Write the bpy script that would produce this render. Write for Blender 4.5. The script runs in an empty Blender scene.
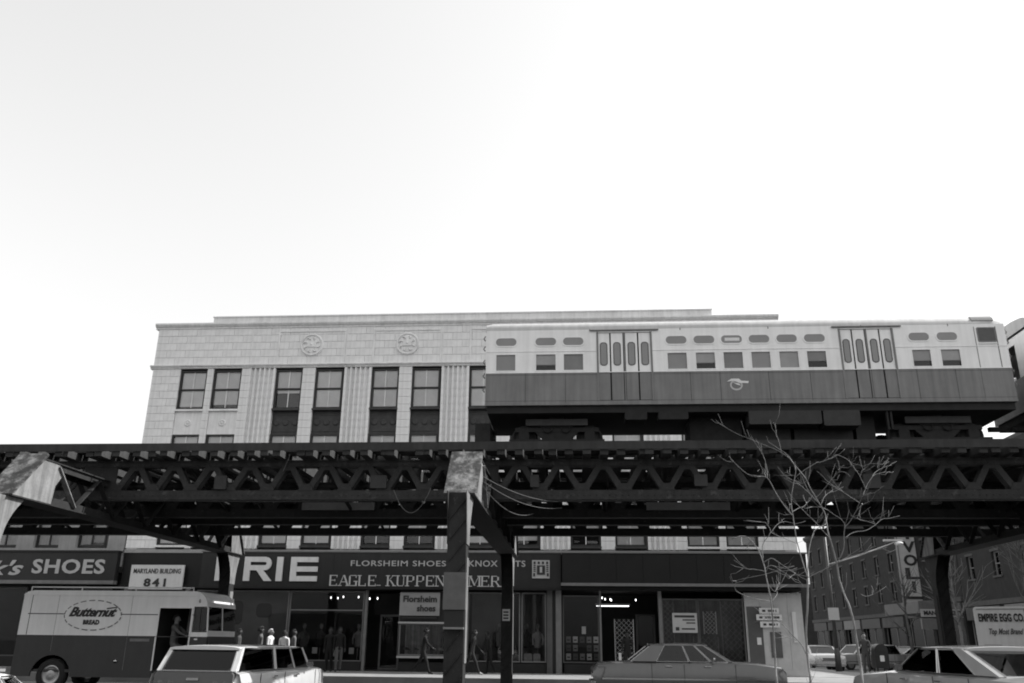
import bpy, bmesh, math, random
from mathutils import Vector, Matrix, Euler
random.seed(7)
R = math.radians
sc = bpy.context.scene
col = sc.collection

# ------------------------------------------------------------------ camera
PITCH, YAW, ROLL, HEYE = R(19.365), R(4.25), R(0.63), 1.40
_f = Vector((-math.sin(YAW)*math.cos(PITCH), math.cos(YAW)*math.cos(PITCH), math.sin(PITCH)))
_r = Vector((math.cos(YAW), math.sin(YAW), 0)); _u = _r.cross(_f)
_r2 = _r*math.cos(ROLL)+_u*math.sin(ROLL); _u2 = -_r*math.sin(ROLL)+_u*math.cos(ROLL)
cd = bpy.data.cameras.new('camera'); cam = bpy.data.objects.new('camera', cd); col.objects.link(cam)
cam.matrix_world = Matrix(((_r2.x, _u2.x, -_f.x, 0), (_r2.y, _u2.y, -_f.y, 0), (_r2.z, _u2.z, -_f.z, HEYE), (0, 0, 0, 1)))
cd.sensor_width = 36; cd.lens = 855/1024*36; cd.clip_end = 3000; cd.clip_start = .05
sc.camera = cam

# ------------------------------------------------------------------ sky and sun (black and white film: grey light)
SUN_ELEV, SUN_AZ = R(43), R(9)          # sun stands right of the view, AZ behind the facade line
w = bpy.data.worlds.new('World'); sc.world = w; w.use_nodes = True
nt = w.node_tree; nt.nodes.clear()
sky = nt.nodes.new('ShaderNodeTexSky'); sky.sky_type = 'NISHITA'; sky.sun_disc = False
sky.sun_elevation = SUN_ELEV; sky.sun_rotation = R(90)-SUN_AZ
sky.air_density = 5.5; sky.dust_density = 0.1; sky.ozone_density = 1.0
bw = nt.nodes.new('ShaderNodeRGBToBW'); bg = nt.nodes.new('ShaderNodeBackground'); wo = nt.nodes.new('ShaderNodeOutputWorld')
bg.inputs['Strength'].default_value = 0.13
nt.links.new(sky.outputs[0], bw.inputs[0]); nt.links.new(bw.outputs[0], bg.inputs[0]); nt.links.new(bg.outputs[0], wo.inputs[0])
sd = bpy.data.lights.new('sun', 'SUN'); sd.energy = 4.6; sd.angle = R(.6); sd.color = (1, .995, .985)
sun = bpy.data.objects.new('sun', sd); col.objects.link(sun)
sdir = Vector((math.cos(SUN_ELEV)*math.cos(SUN_AZ), math.cos(SUN_ELEV)*math.sin(SUN_AZ), math.sin(SUN_ELEV)))
sun.rotation_euler = sdir.to_track_quat('Z', 'Y').to_euler(); sun.location = (30, 20, 40)
vs = sc.view_settings; vs.view_transform = 'Standard'; vs.look = 'None'; vs.exposure = 0.75; vs.gamma = 1
vs.use_curve_mapping = False
sc.cycles.filter_width = 1.9

# ------------------------------------------------------------------ helpers
MATS = {}
def mat(name, g, rough=.8, var=.25, scale=3., metal=0., bump=0., bscale=None, spec=.4, streak=0., dark=None, thr=None, coat=0., soft=.05):
    """grey procedural material: two octaves of noise vary the base, optional vertical streaks, optional second tone in patches"""
    if name in MATS: return MATS[name]
    m = bpy.data.materials.new(name); m.use_nodes = True; t = m.node_tree; N = t.nodes; L = t.links
    b = N['Principled BSDF']; b.inputs['Roughness'].default_value = rough; b.inputs['Metallic'].default_value = metal
    b.inputs['Specular IOR Level'].default_value = spec; b.inputs['Coat Weight'].default_value = coat
    tc = N.new('ShaderNodeTexCoord')
    n1 = N.new('ShaderNodeTexNoise'); n1.inputs['Scale'].default_value = scale; n1.inputs['Detail'].default_value = 8; n1.inputs['Roughness'].default_value = .65
    L.new(tc.outputs['Object'], n1.inputs['Vector'])
    r1 = N.new('ShaderNodeValToRGB'); e = r1.color_ramp.elements
    lo, hi = g*(1-var), g*(1+var*.6)
    e[0].position = .3; e[1].position = .7; e[0].color = (lo, lo, lo, 1); e[1].color = (hi, hi, hi, 1)
    L.new(n1.outputs['Fac'], r1.inputs[0]); out = r1.outputs[0]
    if streak:
        mp = N.new('ShaderNodeMapping'); mp.inputs['Scale'].default_value = (7, 7, .45)
        L.new(tc.outputs['Object'], mp.inputs[0]); n2 = N.new('ShaderNodeTexNoise'); n2.inputs['Scale'].default_value = 1.2; n2.inputs['Detail'].default_value = 6
        L.new(mp.outputs[0], n2.inputs['Vector']); mr = N.new('ShaderNodeMapRange')
        mr.inputs[1].default_value = .35; mr.inputs[2].default_value = .7; mr.inputs[3].default_value = 1.; mr.inputs[4].default_value = 1-streak
        L.new(n2.outputs['Fac'], mr.inputs[0]); mx = N.new('ShaderNodeMix'); mx.data_type = 'RGBA'; mx.blend_type = 'MULTIPLY'; mx.inputs[0].default_value = 1
        L.new(out, mx.inputs[6]); L.new(mr.outputs[0], mx.inputs[7]); out = mx.outputs[2]
    if dark is not None:
        n3 = N.new('ShaderNodeTexNoise'); n3.inputs['Scale'].default_value = scale*2.3; n3.inputs['Detail'].default_value = 10; n3.inputs['Roughness'].default_value = .7
        L.new(tc.outputs['Object'], n3.inputs['Vector']); r3 = N.new('ShaderNodeValToRGB'); r3.color_ramp.elements[0].position = thr; r3.color_ramp.elements[1].position = thr+soft
        L.new(n3.outputs['Fac'], r3.inputs[0]); mx = N.new('ShaderNodeMix'); mx.data_type = 'RGBA'
        L.new(r3.outputs[0], mx.inputs[0]); L.new(out, mx.inputs[6]); mx.inputs[7].default_value = (dark, dark, dark, 1); out = mx.outputs[2]
    L.new(out, b.inputs['Base Color'])
    if bump:
        nb = N.new('ShaderNodeTexNoise'); nb.inputs['Scale'].default_value = bscale or scale*8; nb.inputs['Detail'].default_value = 6
        L.new(tc.outputs['Object'], nb.inputs['Vector']); bm_ = N.new('ShaderNodeBump'); bm_.inputs['Strength'].default_value = bump; bm_.inputs['Distance'].default_value = .03
        L.new(nb.outputs['Fac'], bm_.inputs['Height']); L.new(bm_.outputs[0], b.inputs['Normal'])
    MATS[name] = m; return m
def glassmat(name, tint=1., ior=1.5, rough=0.):
    m = bpy.data.materials.new(name); m.use_nodes = True; t = m.node_tree; t.nodes.clear(); N = t.nodes; L = t.links
    tr = N.new('ShaderNodeBsdfTransparent'); tr.inputs[0].default_value = (tint, tint, tint, 1)
    gl = N.new('ShaderNodeBsdfGlossy'); gl.inputs['Roughness'].default_value = rough
    fr = N.new('ShaderNodeFresnel'); fr.inputs['IOR'].default_value = ior; mx = N.new('ShaderNodeMixShader'); o = N.new('ShaderNodeOutputMaterial')
    nb = N.new('ShaderNodeTexNoise'); nb.inputs['Scale'].default_value = .9; tc = N.new('ShaderNodeTexCoord'); L.new(tc.outputs['Object'], nb.inputs['Vector'])
    bp = N.new('ShaderNodeBump'); bp.inputs['Strength'].default_value = .04; L.new(nb.outputs['Fac'], bp.inputs['Height']); L.new(bp.outputs[0], gl.inputs['Normal'])
    L.new(fr.outputs[0], mx.inputs[0]); L.new(tr.outputs[0], mx.inputs[1]); L.new(gl.outputs[0], mx.inputs[2]); L.new(mx.outputs[0], o.inputs[0])
    MATS[name] = m; return m
def emit(name, s):
    m = bpy.data.materials.new(name); m.use_nodes = True; t = m.node_tree; t.nodes.clear()
    e = t.nodes.new('ShaderNodeEmission'); e.inputs[1].default_value = s; o = t.nodes.new('ShaderNodeOutputMaterial'); t.links.new(e.outputs[0], o.inputs[0])
    MATS[name] = m; return m

class MB:
    """collects faces for ONE mesh object"""
    def __init__(s): s.v = []; s.f = []; s.mi = []; s.cur = 0; s.sm = []
    def add(s, vs_, fs, smooth=False):
        o = len(s.v); s.v += [tuple(p) for p in vs_]
        for f in fs: s.f.append(tuple(i+o for i in f)); s.mi.append(s.cur); s.sm.append(smooth)
        return s
    def box(s, x0, x1, y0, y1, z0, z1):
        return s.add([(x0,y0,z0),(x1,y0,z0),(x1,y1,z0),(x0,y1,z0),(x0,y0,z1),(x1,y0,z1),(x1,y1,z1),(x0,y1,z1)],
                     [(0,3,2,1),(4,5,6,7),(0,1,5,4),(1,2,6,5),(2,3,7,6),(3,0,4,7)])
    def bev(s, x0, x1, y0, y1, z0, z1, b):
        """box with its front (low y) edges chamfered"""
        return s.add([(x0,y0+b,z0),(x1,y0+b,z0),(x1,y0+b,z1),(x0,y0+b,z1),(x0+b,y0,z0+b),(x1-b,y0,z0+b),(x1-b,y0,z1-b),(x0+b,y0,z1-b),
                      (x0,y1,z0),(x1,y1,z0),(x1,y1,z1),(x0,y1,z1)],
                     [(4,5,6,7),(0,1,5,4),(1,2,6,5),(2,3,7,6),(3,0,4,7),(0,8,9,1),(1,9,10,2),(2,10,11,3),(3,11,8,0),(8,11,10,9)])
    def prism(s, poly, axis, a, b, smooth=False):
        """polygon (p,q) extruded along axis 'x' (p=y,q=z), 'y' (p=x,q=z) or 'z' (p=x,q=y) from a to b"""
        n = len(poly)
        P = {'x': lambda p, t: (t, p[0], p[1]), 'y': lambda p, t: (p[0], t, p[1]), 'z': lambda p, t: (p[0], p[1], t)}[axis]
        s.add([P(p, a) for p in poly]+[P(p, b) for p in poly], [tuple(range(n))[::-1], tuple(range(n, 2*n))])
        o = len(s.v)-2*n
        for i in range(n):
            j = (i+1) % n; s.f.append((o+i, o+j, o+n+j, o+n+i)); s.mi.append(s.cur); s.sm.append(smooth)
        return s
    def beam(s, a, b, w_, h, up=(0,0,1)):
        a = Vector(a); b = Vector(b); d = (b-a).normalized(); u = Vector(up); r = d.cross(u)
        if r.length < 1e-4: r = d.cross(Vector((1,0,0)))
        r.normalize(); u = r.cross(d)
        q = [a+r*w_/2*i+u*h/2*j for i, j in ((-1,-1),(1,-1),(1,1),(-1,1))]+[b+r*w_/2*i+u*h/2*j for i, j in ((-1,-1),(1,-1),(1,1),(-1,1))]
        return s.add(q, [(0,3,2,1),(4,5,6,7),(0,1,5,4),(1,2,6,5),(2,3,7,6),(3,0,4,7)])
    def tube(s, pts, rad, n=6, cap=True):
        pts = [Vector(p) for p in pts]; k = len(pts)
        if not hasattr(rad, '__len__'): rad = [rad]*k
        vs_ = []; prev = None
        for i, p in enumerate(pts):
            d = (pts[min(i+1, k-1)]-pts[max(i-1, 0)]).normalized()
            if prev is None: r = d.cross(Vector((0,0,1)) if abs(d.z) < .9 else Vector((1,0,0))).normalized()
            else: r = (prev-d*prev.dot(d)).normalized()
            prev = r; u = d.cross(r)
            vs_ += [p+(r*math.cos(2*math.pi*j/n)+u*math.sin(2*math.pi*j/n))*rad[i] for j in range(n)]
        fs = [(i*n+j, i*n+(j+1) % n, (i+1)*n+(j+1) % n, (i+1)*n+j) for i in range(k-1) for j in range(n)]
        s.add(vs_, fs, True)
        if cap: o = len(s.v)-k*n; s.f += [tuple(o+j for j in range(n))[::-1], tuple(o+(k-1)*n+j for j in range(n))]; s.mi += [s.cur]*2; s.sm += [False]*2
        return s
    def lathe(s, prof, c, axis='y', n=20):
        """profile of (radius, t) turned about an axis through c"""
        c = Vector(c); vs_ = []
        for r, t in prof:
            for j in range(n):
                a = 2*math.pi*j/n; ca, sa = r*math.cos(a), r*math.sin(a)
                vs_.append(c+Vector({'y': (ca, t, sa), 'x': (t, ca, sa), 'z': (ca, sa, t)}[axis]))
        k = len(prof); return s.add(vs_, [(i*n+j, i*n+(j+1) % n, (i+1)*n+(j+1) % n, (i+1)*n+j) for i in range(k-1) for j in range(n)], True)
    def quad(s, a, b, c, d): return s.add([a, b, c, d], [(0,1,2,3)])
    def xf(s, M): s.v = [tuple(M @ Vector(p)) for p in s.v]; return s
    def mesh(s, name, mats):
        me = bpy.data.meshes.new(name); me.from_pydata(s.v, [], s.f)
        for m in (mats if isinstance(mats, (list, tuple)) else [mats]): me.materials.append(m)
        me.polygons.foreach_set('material_index', s.mi); me.polygons.foreach_set('use_smooth', s.sm)
        bm = bmesh.new(); bm.from_mesh(me); bmesh.ops.recalc_face_normals(bm, faces=bm.faces); bm.to_mesh(me); bm.free()
        me.update(); return me
    def build(s, name, mats, parent=None, loc=None):
        return link(name, s.mesh(name, mats), parent, loc)
def link(name, data, parent=None, loc=None, rz=0):
    o = bpy.data.objects.new(name, data); col.objects.link(o); o.parent = parent
    if loc is not None: o.location = loc
    if rz: o.rotation_euler = (0, 0, rz)
    return o
def tag(o, label=None, cat=None, group=None, kind=None):
    if label: o['label'] = label
    if cat: o['category'] = cat
    if group: o['group'] = group
    if kind: o['kind'] = kind
    return o
def empty(name, loc=(0,0,0), rz=0, label=None, cat=None, group=None):
    o = bpy.data.objects.new(name, None); col.objects.link(o); o.location = loc; o.rotation_euler = (0, 0, rz); o.empty_display_size = .2
    return tag(o, label, cat, group)
def copy_tree(o, parent=None):
    c = o.copy(); col.objects.link(c); c.parent = parent
    for ch in list(o.children): copy_tree(ch, c)
    return c
def text_mesh(body, size, depth=.01, bold=0., shear=0., sx=1., space=1., align='LEFT'):
    cu = bpy.data.curves.new('t', 'FONT'); cu.body = body; cu.size = size; cu.extrude = depth/2; cu.offset = bold; cu.shear = shear
    cu.space_character = space; cu.resolution_u = 3; cu.align_x = align
    ob = bpy.data.objects.new('t', cu); col.objects.link(ob); dg = bpy.context.evaluated_depsgraph_get()
    me = bpy.data.meshes.new_from_object(ob.evaluated_get(dg)); bpy.data.objects.remove(ob); bpy.data.curves.remove(cu)
    me.transform(Matrix.Diagonal((sx, 1, 1, 1))); me.transform(Matrix.Rotation(R(90), 4, 'X')); return me
def lettering(body, x0, x1, z0, cap, y, m, parent, name='lettering', bold=0., shear=0., depth=.02, space=1.):
    """flat letters standing in the XZ plane, facing -Y, fitted between x0 and x1 with cap height cap"""
    me = text_mesh(body, 1., depth, 0., shear, 1., space)
    xs = [v.co.x for v in me.vertices]; zs = [v.co.z for v in me.vertices]
    h = max(zs)-min(zs) if not any(c.islower() for c in body) else .73
    bpy.data.meshes.remove(me); sz = cap/h
    me = text_mesh(body, sz, depth, bold*cap, shear, 1., space)
    xs = [v.co.x for v in me.vertices]; k = (x1-x0)/(max(xs)-min(xs)); mn = min(xs)
    for v in me.vertices: v.co.x = (v.co.x-mn)*k
    # one object per letter: islands that overlap along x belong together
    bm = bmesh.new(); bm.from_mesh(me); bm.faces.ensure_lookup_table(); seen = set(); isl = []
    for f in bm.faces:
        if f.index in seen: continue
        st = [f]; seen.add(f.index); got = []
        while st:
            c = st.pop(); got.append(c)
            for e in c.edges:
                for g in e.link_faces:
                    if g.index not in seen: seen.add(g.index); st.append(g)
        xs = [v.co.x for c in got for v in c.verts]; isl.append([min(xs), max(xs), got])
    isl.sort(key=lambda q: q[0]); grp = []
    for q in isl:
        if grp and (q[0] < grp[-1][1]-.25*min(q[1]-q[0], grp[-1][1]-grp[-1][0])): grp[-1][1] = max(grp[-1][1], q[1]); grp[-1][2] += q[2]
        else: grp.append(q)
    out = []
    for a_, b_, fs_ in grp:
        ix = {}; vv = []; ff = []
        for c in fs_:
            for v in c.verts:
                if v.index not in ix: ix[v.index] = len(vv); vv.append(v.co.copy())
            ff.append([ix[v.index] for v in c.verts])
        mm = bpy.data.meshes.new('letter'); mm.from_pydata(vv, [], ff); mm.materials.append(m); out.append(link('letter', mm, parent, (x0, y, z0)))
    bm.free(); bpy.data.meshes.remove(me); return out[0]
def rounded(x0, x1, z0, z1, r, n=5):
    p = []
    for cx, cz, a0 in ((x1-r, z1-r, 0), (x0+r, z1-r, 90), (x0+r, z0+r, 180), (x1-r, z0+r, 270)):
        for i in range(n+1): a = R(a0+90*i/n); p.append((cx+r*math.cos(a), cz+r*math.sin(a)))
    return p
def ring(mb, outer, inner, y0, y1):
    n = len(outer)
    for k in range(n):
        j = (k+1) % n; a, b, c, d = outer[k], outer[j], inner[j], inner[k]
        mb.add([(a[0], y0, a[1]), (b[0], y0, b[1]), (c[0], y0, c[1]), (d[0], y0, d[1]), (a[0], y1, a[1]), (b[0], y1, b[1]), (c[0], y1, c[1]), (d[0], y1, d[1])],
               [(0,1,2,3), (0,4,5,1), (2,6,7,3), (1,5,6,2), (3,7,4,0), (4,7,6,5)])
# ------------------------------------------------------------------ materials
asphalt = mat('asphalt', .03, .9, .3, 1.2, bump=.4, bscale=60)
concrete = mat('concrete', .24, .9, .22, 1.3, bump=.2, bscale=40)
terra = mat('terracotta', .82, .45, .13, 1.6, streak=.16)
terra_d = mat('terracotta_joint', .42, .9, .2, 6)
spandrel_m = mat('spandrel_metal', .045, .6, .4, 4)
frame_m = mat('window_frame', .025, .5, .3, 5)
blind_m = mat('blind', .78, .85, .12, 2)
roller_m = mat('roller_shade', .85, .85, .1, 2)
room_m = mat('dark_room', .02, .9, .3, 2)
steel = mat('el_steel', .016, .75, .45, 3, streak=.3, dark=.04, thr=.6, bump=.2)
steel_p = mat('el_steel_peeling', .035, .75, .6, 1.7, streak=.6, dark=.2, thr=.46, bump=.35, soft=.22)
steel_lit = mat('el_steel_sunlit', .2, .7, .3, 2, streak=.5, dark=.04, thr=.6, bump=.25, soft=.12)  # sunlight painted into the steel colour of girder ends and sun-side plates
timber = mat('tie_timber', .035, .9, .4, 5, bump=.4)
rail_m = mat('rail', .12, .4, .3, 8, metal=.7)
tr_white = mat('train_cream', .8, .35, .08, 1.5, streak=.1, coat=.2)
tr_green = mat('train_green', .165, .3, .2, 1.0, streak=.28, coat=.15)
tr_dark = mat('train_under', .014, .8, .5, 5)
tr_box = mat('train_box', .03, .7, .3, 4)
tr_glass = mat('train_pane', .2, .12, .12, 1.5, spec=.6)
tr_in = mat('train_interior', .03, .9, .2, 2)
rubber = mat('rubber', .02, .85, .2, 6)
chrome = mat('chrome', .6, .15, .1, 6, metal=1.)
hub_m = mat('hubcap', .35, .3, .2, 6, metal=.8)
seatm = mat('car_seat', .05, .8, .3, 6)
sign_dark = mat('sign_dark', .02, .45, .25, 1.4, streak=.2)
sign_dark2 = mat('sign_black', .006, .5, .3, 1.4)
letter_w = mat('letter_white', .68, .5, .08, 4, streak=.1)
letter_g = mat('letter_grey', .42, .5, .1, 4)
letter_d = mat('letter_dark', .03, .6, .2, 4)
sign_white = mat('sign_white', .62, .55, .08, 3, streak=.08)
metal_g = mat('metal_grey', .16, .5, .2, 4)
shop_wall = mat('shop_wall', .02, .85, .3, 1.5)
shop_grey = mat('shop_grey', .085, .85, .3, .9)
brick_m = mat('brick', .03, .9, .35, 2.2, bump=.2, streak=.2)
brick_dk = mat('brick_dark', .022, .9, .3, 2.2)
stone_m = mat('stone_trim', .08, .9, .25, 3)
bark = mat('bark', .17, .9, .35, 9, bump=.4, bscale=50)
bark2 = mat('bark_dark', .1, .9, .35, 9)
skin_d = mat('skin_dark', .035, .6, .15, 6)
skin_l = mat('skin_light', .16, .6, .1, 6)
hair_m = mat('hair', .012, .8, .3, 20)
hair_w = mat('hair_grey', .55, .8, .2, 20)
def cloth(g): return mat('cloth_%d' % int(g*1000), g, .9, .2, 6)
def paint(g, nm=None): return mat(nm or 'car_paint_%d' % int(g*1000), g, .28, .1, 1.2, coat=1., streak=.06)
glass = glassmat('glass', .9, 1.28); car_glass = glassmat('car_glass', .45, 1.5); rear_glass = glassmat('rear_glass', .5, 2.3); win_glass = glassmat('window_glass', .98)
bulb = emit('bulb', 2.5)

# ------------------------------------------------------------------ setting
def struct(name, mb, m): return tag(mb.build(name, m), kind='structure')
SW = .18
struct('ground', MB().add([(-400,-300,-.16),(400,-300,-.16),(400,900,-.16),(-400,900,-.16)], [(0,1,2,3)]), asphalt)
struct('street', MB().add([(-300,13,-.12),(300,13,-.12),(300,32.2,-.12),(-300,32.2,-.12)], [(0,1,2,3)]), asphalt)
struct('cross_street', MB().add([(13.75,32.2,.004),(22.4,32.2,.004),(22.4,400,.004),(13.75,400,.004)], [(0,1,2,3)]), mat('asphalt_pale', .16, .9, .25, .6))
def pavement(name, x0, x1, y0, y1, dx, dy):
    base = struct(name, MB().box(x0+.16, x1-.16, y0+.16, y1, -.14, SW-.02), concrete)
    k = struct('kerb', MB().box(x0, x1, y0, y0+.155, -.14, SW+.006), concrete)
    x0 += .16; x1 -= .16; y0 += .165
    nx, ny = max(1, round((x1-x0)/dx)), max(1, round((y1-y0)/dy)); sx, sy = (x1-x0)/nx, (y1-y0)/ny
    me = MB().box(.008, sx-.008, .008, sy-.008, -.012, 0).mesh('slab', concrete)
    for i in range(nx):
        for j in range(ny): link('slab', me, base, (x0+i*sx, y0+j*sy, SW-random.random()*.004))
pavement('pavement', -30, 13.7, 32.2, 38.0, 2.6, 2.4)
pavement('pavement', 9.6, 13.7, 38.01, 110, 2.0, 4.5)
pavement('pavement', 22.4, 26.0, 30, 110, 1.8, 5)
struct('near_pavement', MB().box(-60, 60, 10.2, 13, -.02, .13), concrete)

# ------------------------------------------------------------------ Maryland building: terracotta front on plane Y=38
FY = 38.0
BX0, BX1 = -20.15, 9.45
bld = empty('terracotta_building', (0, 0, 0), 0, 'white terracotta office building with fluted piers behind the elevated tracks', 'building')
core = MB()
core.box(BX0+.03, BX1-.03, FY+.42, FY+16, 5.15, 15.7)
core.box(BX0+.05, BX1-.05, FY+.05, FY+.6, 13.62, 15.66)
core.build('wall', terra_d, bld)
ZR = [(5.34, 7.28), (8.48, 10.42), (11.62, 13.56)]
WINS = [(-18.77, -17.44, 0), (-17.13, -15.75, 0)]
for k in range(4):
    b0 = -14.08+4.64*k; WINS += [(b0, b0+1.3, 1), (b0+1.92, b0+3.25, 1)]
WINS += [(4.85, 6.2, 0), (6.5, 7.85, 0)]
FLUTES = [(-15.4+4.64*k, -14.1+4.64*k) for k in range(5)]
COURSE = .366
MC = {}
def blk(wd, ht, dp=.08, b=.003, y=0):
    key = (round(wd, 3), round(ht, 3), dp)
    if key not in MC: MC[key] = MB().bev(.006, wd-.006, 0, dp, .006, ht-.006, b).mesh('block', terra)
    return MC[key]
# parapet courses
par = MB().box(BX0+.04, BX1-.04, FY+.06, FY+.5, 13.8, 15.64).build('parapet', terra_d, bld)
for j in range(5):
    z = 13.83+j*COURSE; x = BX0; i = 0
    edges = [BX0]
    first = .55 if j % 2 else 1.0
    x = BX0+first
    while x < BX1-.35: edges.append(x); x += .93
    edges.append(BX1)
    for a, b in zip(edges, edges[1:]): link('block', blk(b-a, COURSE), par, (a, FY+random.random()*.006, z))
# end return (left and right corners)
for j in range(5): link('block', blk(.9, COURSE), par, (BX0-.004, FY+.9, 13.83+j*COURSE), -math.pi/2)
# cornice and string course
def mould(name, z0, z1, prof, x0, x1, y0=FY, parent=bld, m=None):
    n = len(prof); mb = MB()
    pts = [(y0-o, z0+t*(z1-z0)) for o, t in prof]
    mb.prism([(y0+.3, z0)]+pts+[(y0+.3, z1)], 'x', x0, x1); return mb.build(name, m or terra, parent)
mould('string_course', 13.62, 13.82, [(.02, 0), (.05, .15), (.05, .35), (.12, .5), (.14, .75), (.08, .9), (.05, 1)], BX0-.12, BX1+.12)
mould('cornice', 15.66, 15.92, [(.03, 0), (.03, .25), (.1, .4), (.16, .7), (.16, 1)], BX0-.15, BX1+.15)
rp = MB().box(-17.42, 6.55, FY-.1, FY+.5, 15.92, 16.19).build('raised_parapet', terra, bld)
MB().box(-17.46, 6.59, FY-.13, FY+.55, 16.19, 16.25).build('coping', terra, rp)
MB().box(BX0, BX1, FY+.5, FY+16, 15.6, 15.75).build('roof', mat('roof_tar', .06), bld)
# parapet panels, pilaster strips and medallions
for k in range(4):
    c = -12.45+4.64*k; p = MB()
    p.box(c-1.65, c+1.65, FY-.035, FY+.02, 15.42, 15.5); p.box(c-1.65, c-1.58, FY-.03, FY+.02, 13.83, 15.42); p.box(c+1.58, c+1.65, FY-.03, FY+.02, 13.83, 15.42)
    p.build('panel_moulding', terra, bld)
    md = MB().lathe([(0, -.05), (.3, -.055), (.44, -.04), (.46, -.03), (.47, -.07), (.53, -.075), (.56, -.04), (.57, .01)], (c, FY, 14.75), 'y', 28).build('medallion', terra, bld)
    rel = MB(); cz = 14.75
    rel.prism([(c+.2*sx_, cz+.12*sz_) for sx_, sz_ in ((-1,-1),(1,-1),(1,.8),(.5,1.3),(-.5,1.3),(-1,.8))], 'y', FY-.1, FY-.04)
    for a in range(0, 360, 45):
        ca, sa = math.cos(R(a+22)), math.sin(R(a+22)); rel.tube([(c+.24*ca, FY-.06, cz+.24*sa), (c+.36*ca, FY-.075, cz+.36*sa), (c+.4*math.cos(R(a+40)), FY-.06, cz+.4*math.sin(R(a+40)))], [.03, .045, .02], 5)
    rel.lathe([(0, -.12), (.06, -.11), (.08, -.07)], (c, FY, cz+.02), 'y', 10)
    rel.build('relief', terra, md)
for a, b in FLUTES:
    MB().box(a-.02, a+.03, FY-.02, FY+.02, 13.83, 15.66).build('pilaster_edge', terra, bld); MB().box(b-.03, b+.02, FY-.02, FY+.02, 13.83, 15.66).build('pilaster_edge', terra, bld)
# fluted piers: blocks of five flutes
def fluted(wd, ht):
    mb = MB(); n = 5; prof = [(0, .1)]; fw = (wd-.16)/n
    prof = [(0, .02), (.08, .02)]
    for i in range(n):
        x0 = .08+i*fw
        for t in range(7):
            a = math.pi*t/6; prof.append((x0+.035+(fw-.07)*(1-math.cos(a))/2, .02+.13*math.sin(a)))
    prof += [(wd-.08, .02), (wd, .02), (wd, .3), (0, .3)]
    mb.prism([(p, q) for p, q in prof], 'z', .005, ht-.005); return mb.mesh('fluted_block', terra)
FM = fluted(1.3, COURSE)
NC = 23; Z0 = 5.2
for a, b in FLUTES:
    pr = MB().box(a+.02, b-.02, FY+.12, FY+.45, 5.15, 13.62).build('fluted_pier', terra_d, bld)
    for j in range(NC): link('fluted_block', FM, pr, (a, FY-.03, Z0+j*COURSE))
# plain piers between windows and at the ends
def pier(a, b, split=None, nc=NC, z0=Z0):
    pr = MB().box(a+.01, b-.01, FY+.06, FY+.45, 5.15, 13.62).build('pier', terra_d, bld)
    for j in range(nc):
        ed = [a, b] if not split else ([a, a+(b-a)*.36, b] if j % 2 else [a, a+(b-a)*.64, b])
        for p, q in zip(ed, ed[1:]): link('block', blk(q-p, COURSE), pr, (p, FY+random.random()*.004, z0+j*COURSE))
for k in range(4): b0 = -14.08+4.64*k; pier(b0+1.3, b0+1.92)
pier(BX0, -18.77, 1); pier(-17.44, -17.13); pier(-15.75, -15.4)
pier(4.46, 4.85); pier(6.2, 6.5); pier(7.85, BX1, 1)
# side return seen on the left corner: blocks
sd_ = MB().box(BX0+.05, BX0+.5, FY+.05, FY+16, 5.15, 13.7).build('side_wall', terra, bld)
MB().box(BX1-.5, BX1-.05, FY+.05, FY+16, 5.15, 13.7).build('side_wall', terra, bld)
# windows and spandrels
def window(x0, x1, z0, z1, kind, i):
    y = FY+.1
    f = MB(); t = .085
    f.box(x0, x0+t, y, y+.16, z0, z1); f.box(x1-t, x1, y, y+.16, z0, z1); f.box(x0+t, x1-t, y, y+.16, z1-t, z1); f.box(x0+t, x1-t, y, y+.16, z0, z0+t)
    zm = (z0+z1)/2+.02
    f.box(x0+t, x1-t, y+.02, y+.13, zm-.035, zm+.035)
    wn = f.build('window', frame_m, bld)
    MB().box(x0-.02, x1+.02, FY-.04, FY+.3, z0-.09, z0-.004).build('sill', terra if not kind else spandrel_m, wn)
    for za, zb, yy in ((z0+t, zm-.035, y+.1), (zm+.035, z1-t, y+.06)):
        MB().box(x0+t, x1-t, yy, yy+.008, za, zb).build('pane', win_glass, wn)
        MB().box((x0+x1)/2-.018, (x0+x1)/2+.018, yy-.02, yy-.004, za, zb).build('muntin', roller_m, wn)
    drop = [1.0, 1.0, .98, .97, .62, .6, .95, .9, .6, 1.][i % 10]
    zb = z1-t-(z1-z0-2*t)*drop
    MB().box(x0+t, x1-t, y+.118, y+.125, zb, z1-t).build('blind', blind_m if i % 3 else roller_m, wn)
    MB().box(x0+.02, x1-.02, y+.25, y+.26, z0, z1).build('room', room_m, wn)
for ri, (z0, z1) in enumerate(ZR):
    for i, (x0, x1, kind) in enumerate(WINS):
        window(x0, x1, z0, z1, kind, i+ri*3)
        if ri:
            a, b = ZR[ri-1][1], z0
            if kind:
                s = MB().box(x0, x1, FY+.2, FY+.3, a, b-.09).build('spandrel', spandrel_m, bld)
                q = MB().box(x0+.1, x1-.1, FY+.18, FY+.2, a+.12, a+.16); q.box(x0+.1, x1-.1, FY+.18, FY+.2, b-.3, b-.26)
                for t in range(3):
                    xx = x0+(x1-x0)*(t+.5)/3; q.lathe([(0, -.04), (.07, -.03), (.13, -.05), (.16, 0)], (xx, FY+.2, (a+b)/2-.04), 'y', 10)
                q.build('spandrel_relief', spandrel_m, s)
            else:
                s = MB().box(x0+.003, x1-.003, FY+.09, FY+.3, a, b-.09).build('spandrel', terra, bld)
                MB().lathe([(0, -.03), (.06, -.03), (.08, 0), (.12, -.05), (.15, -.045), (.17, 0)], ((x0+x1)/2, FY+.09, (a+b)/2-.05), 'y', 16).build('roundel', terra, s)
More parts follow.
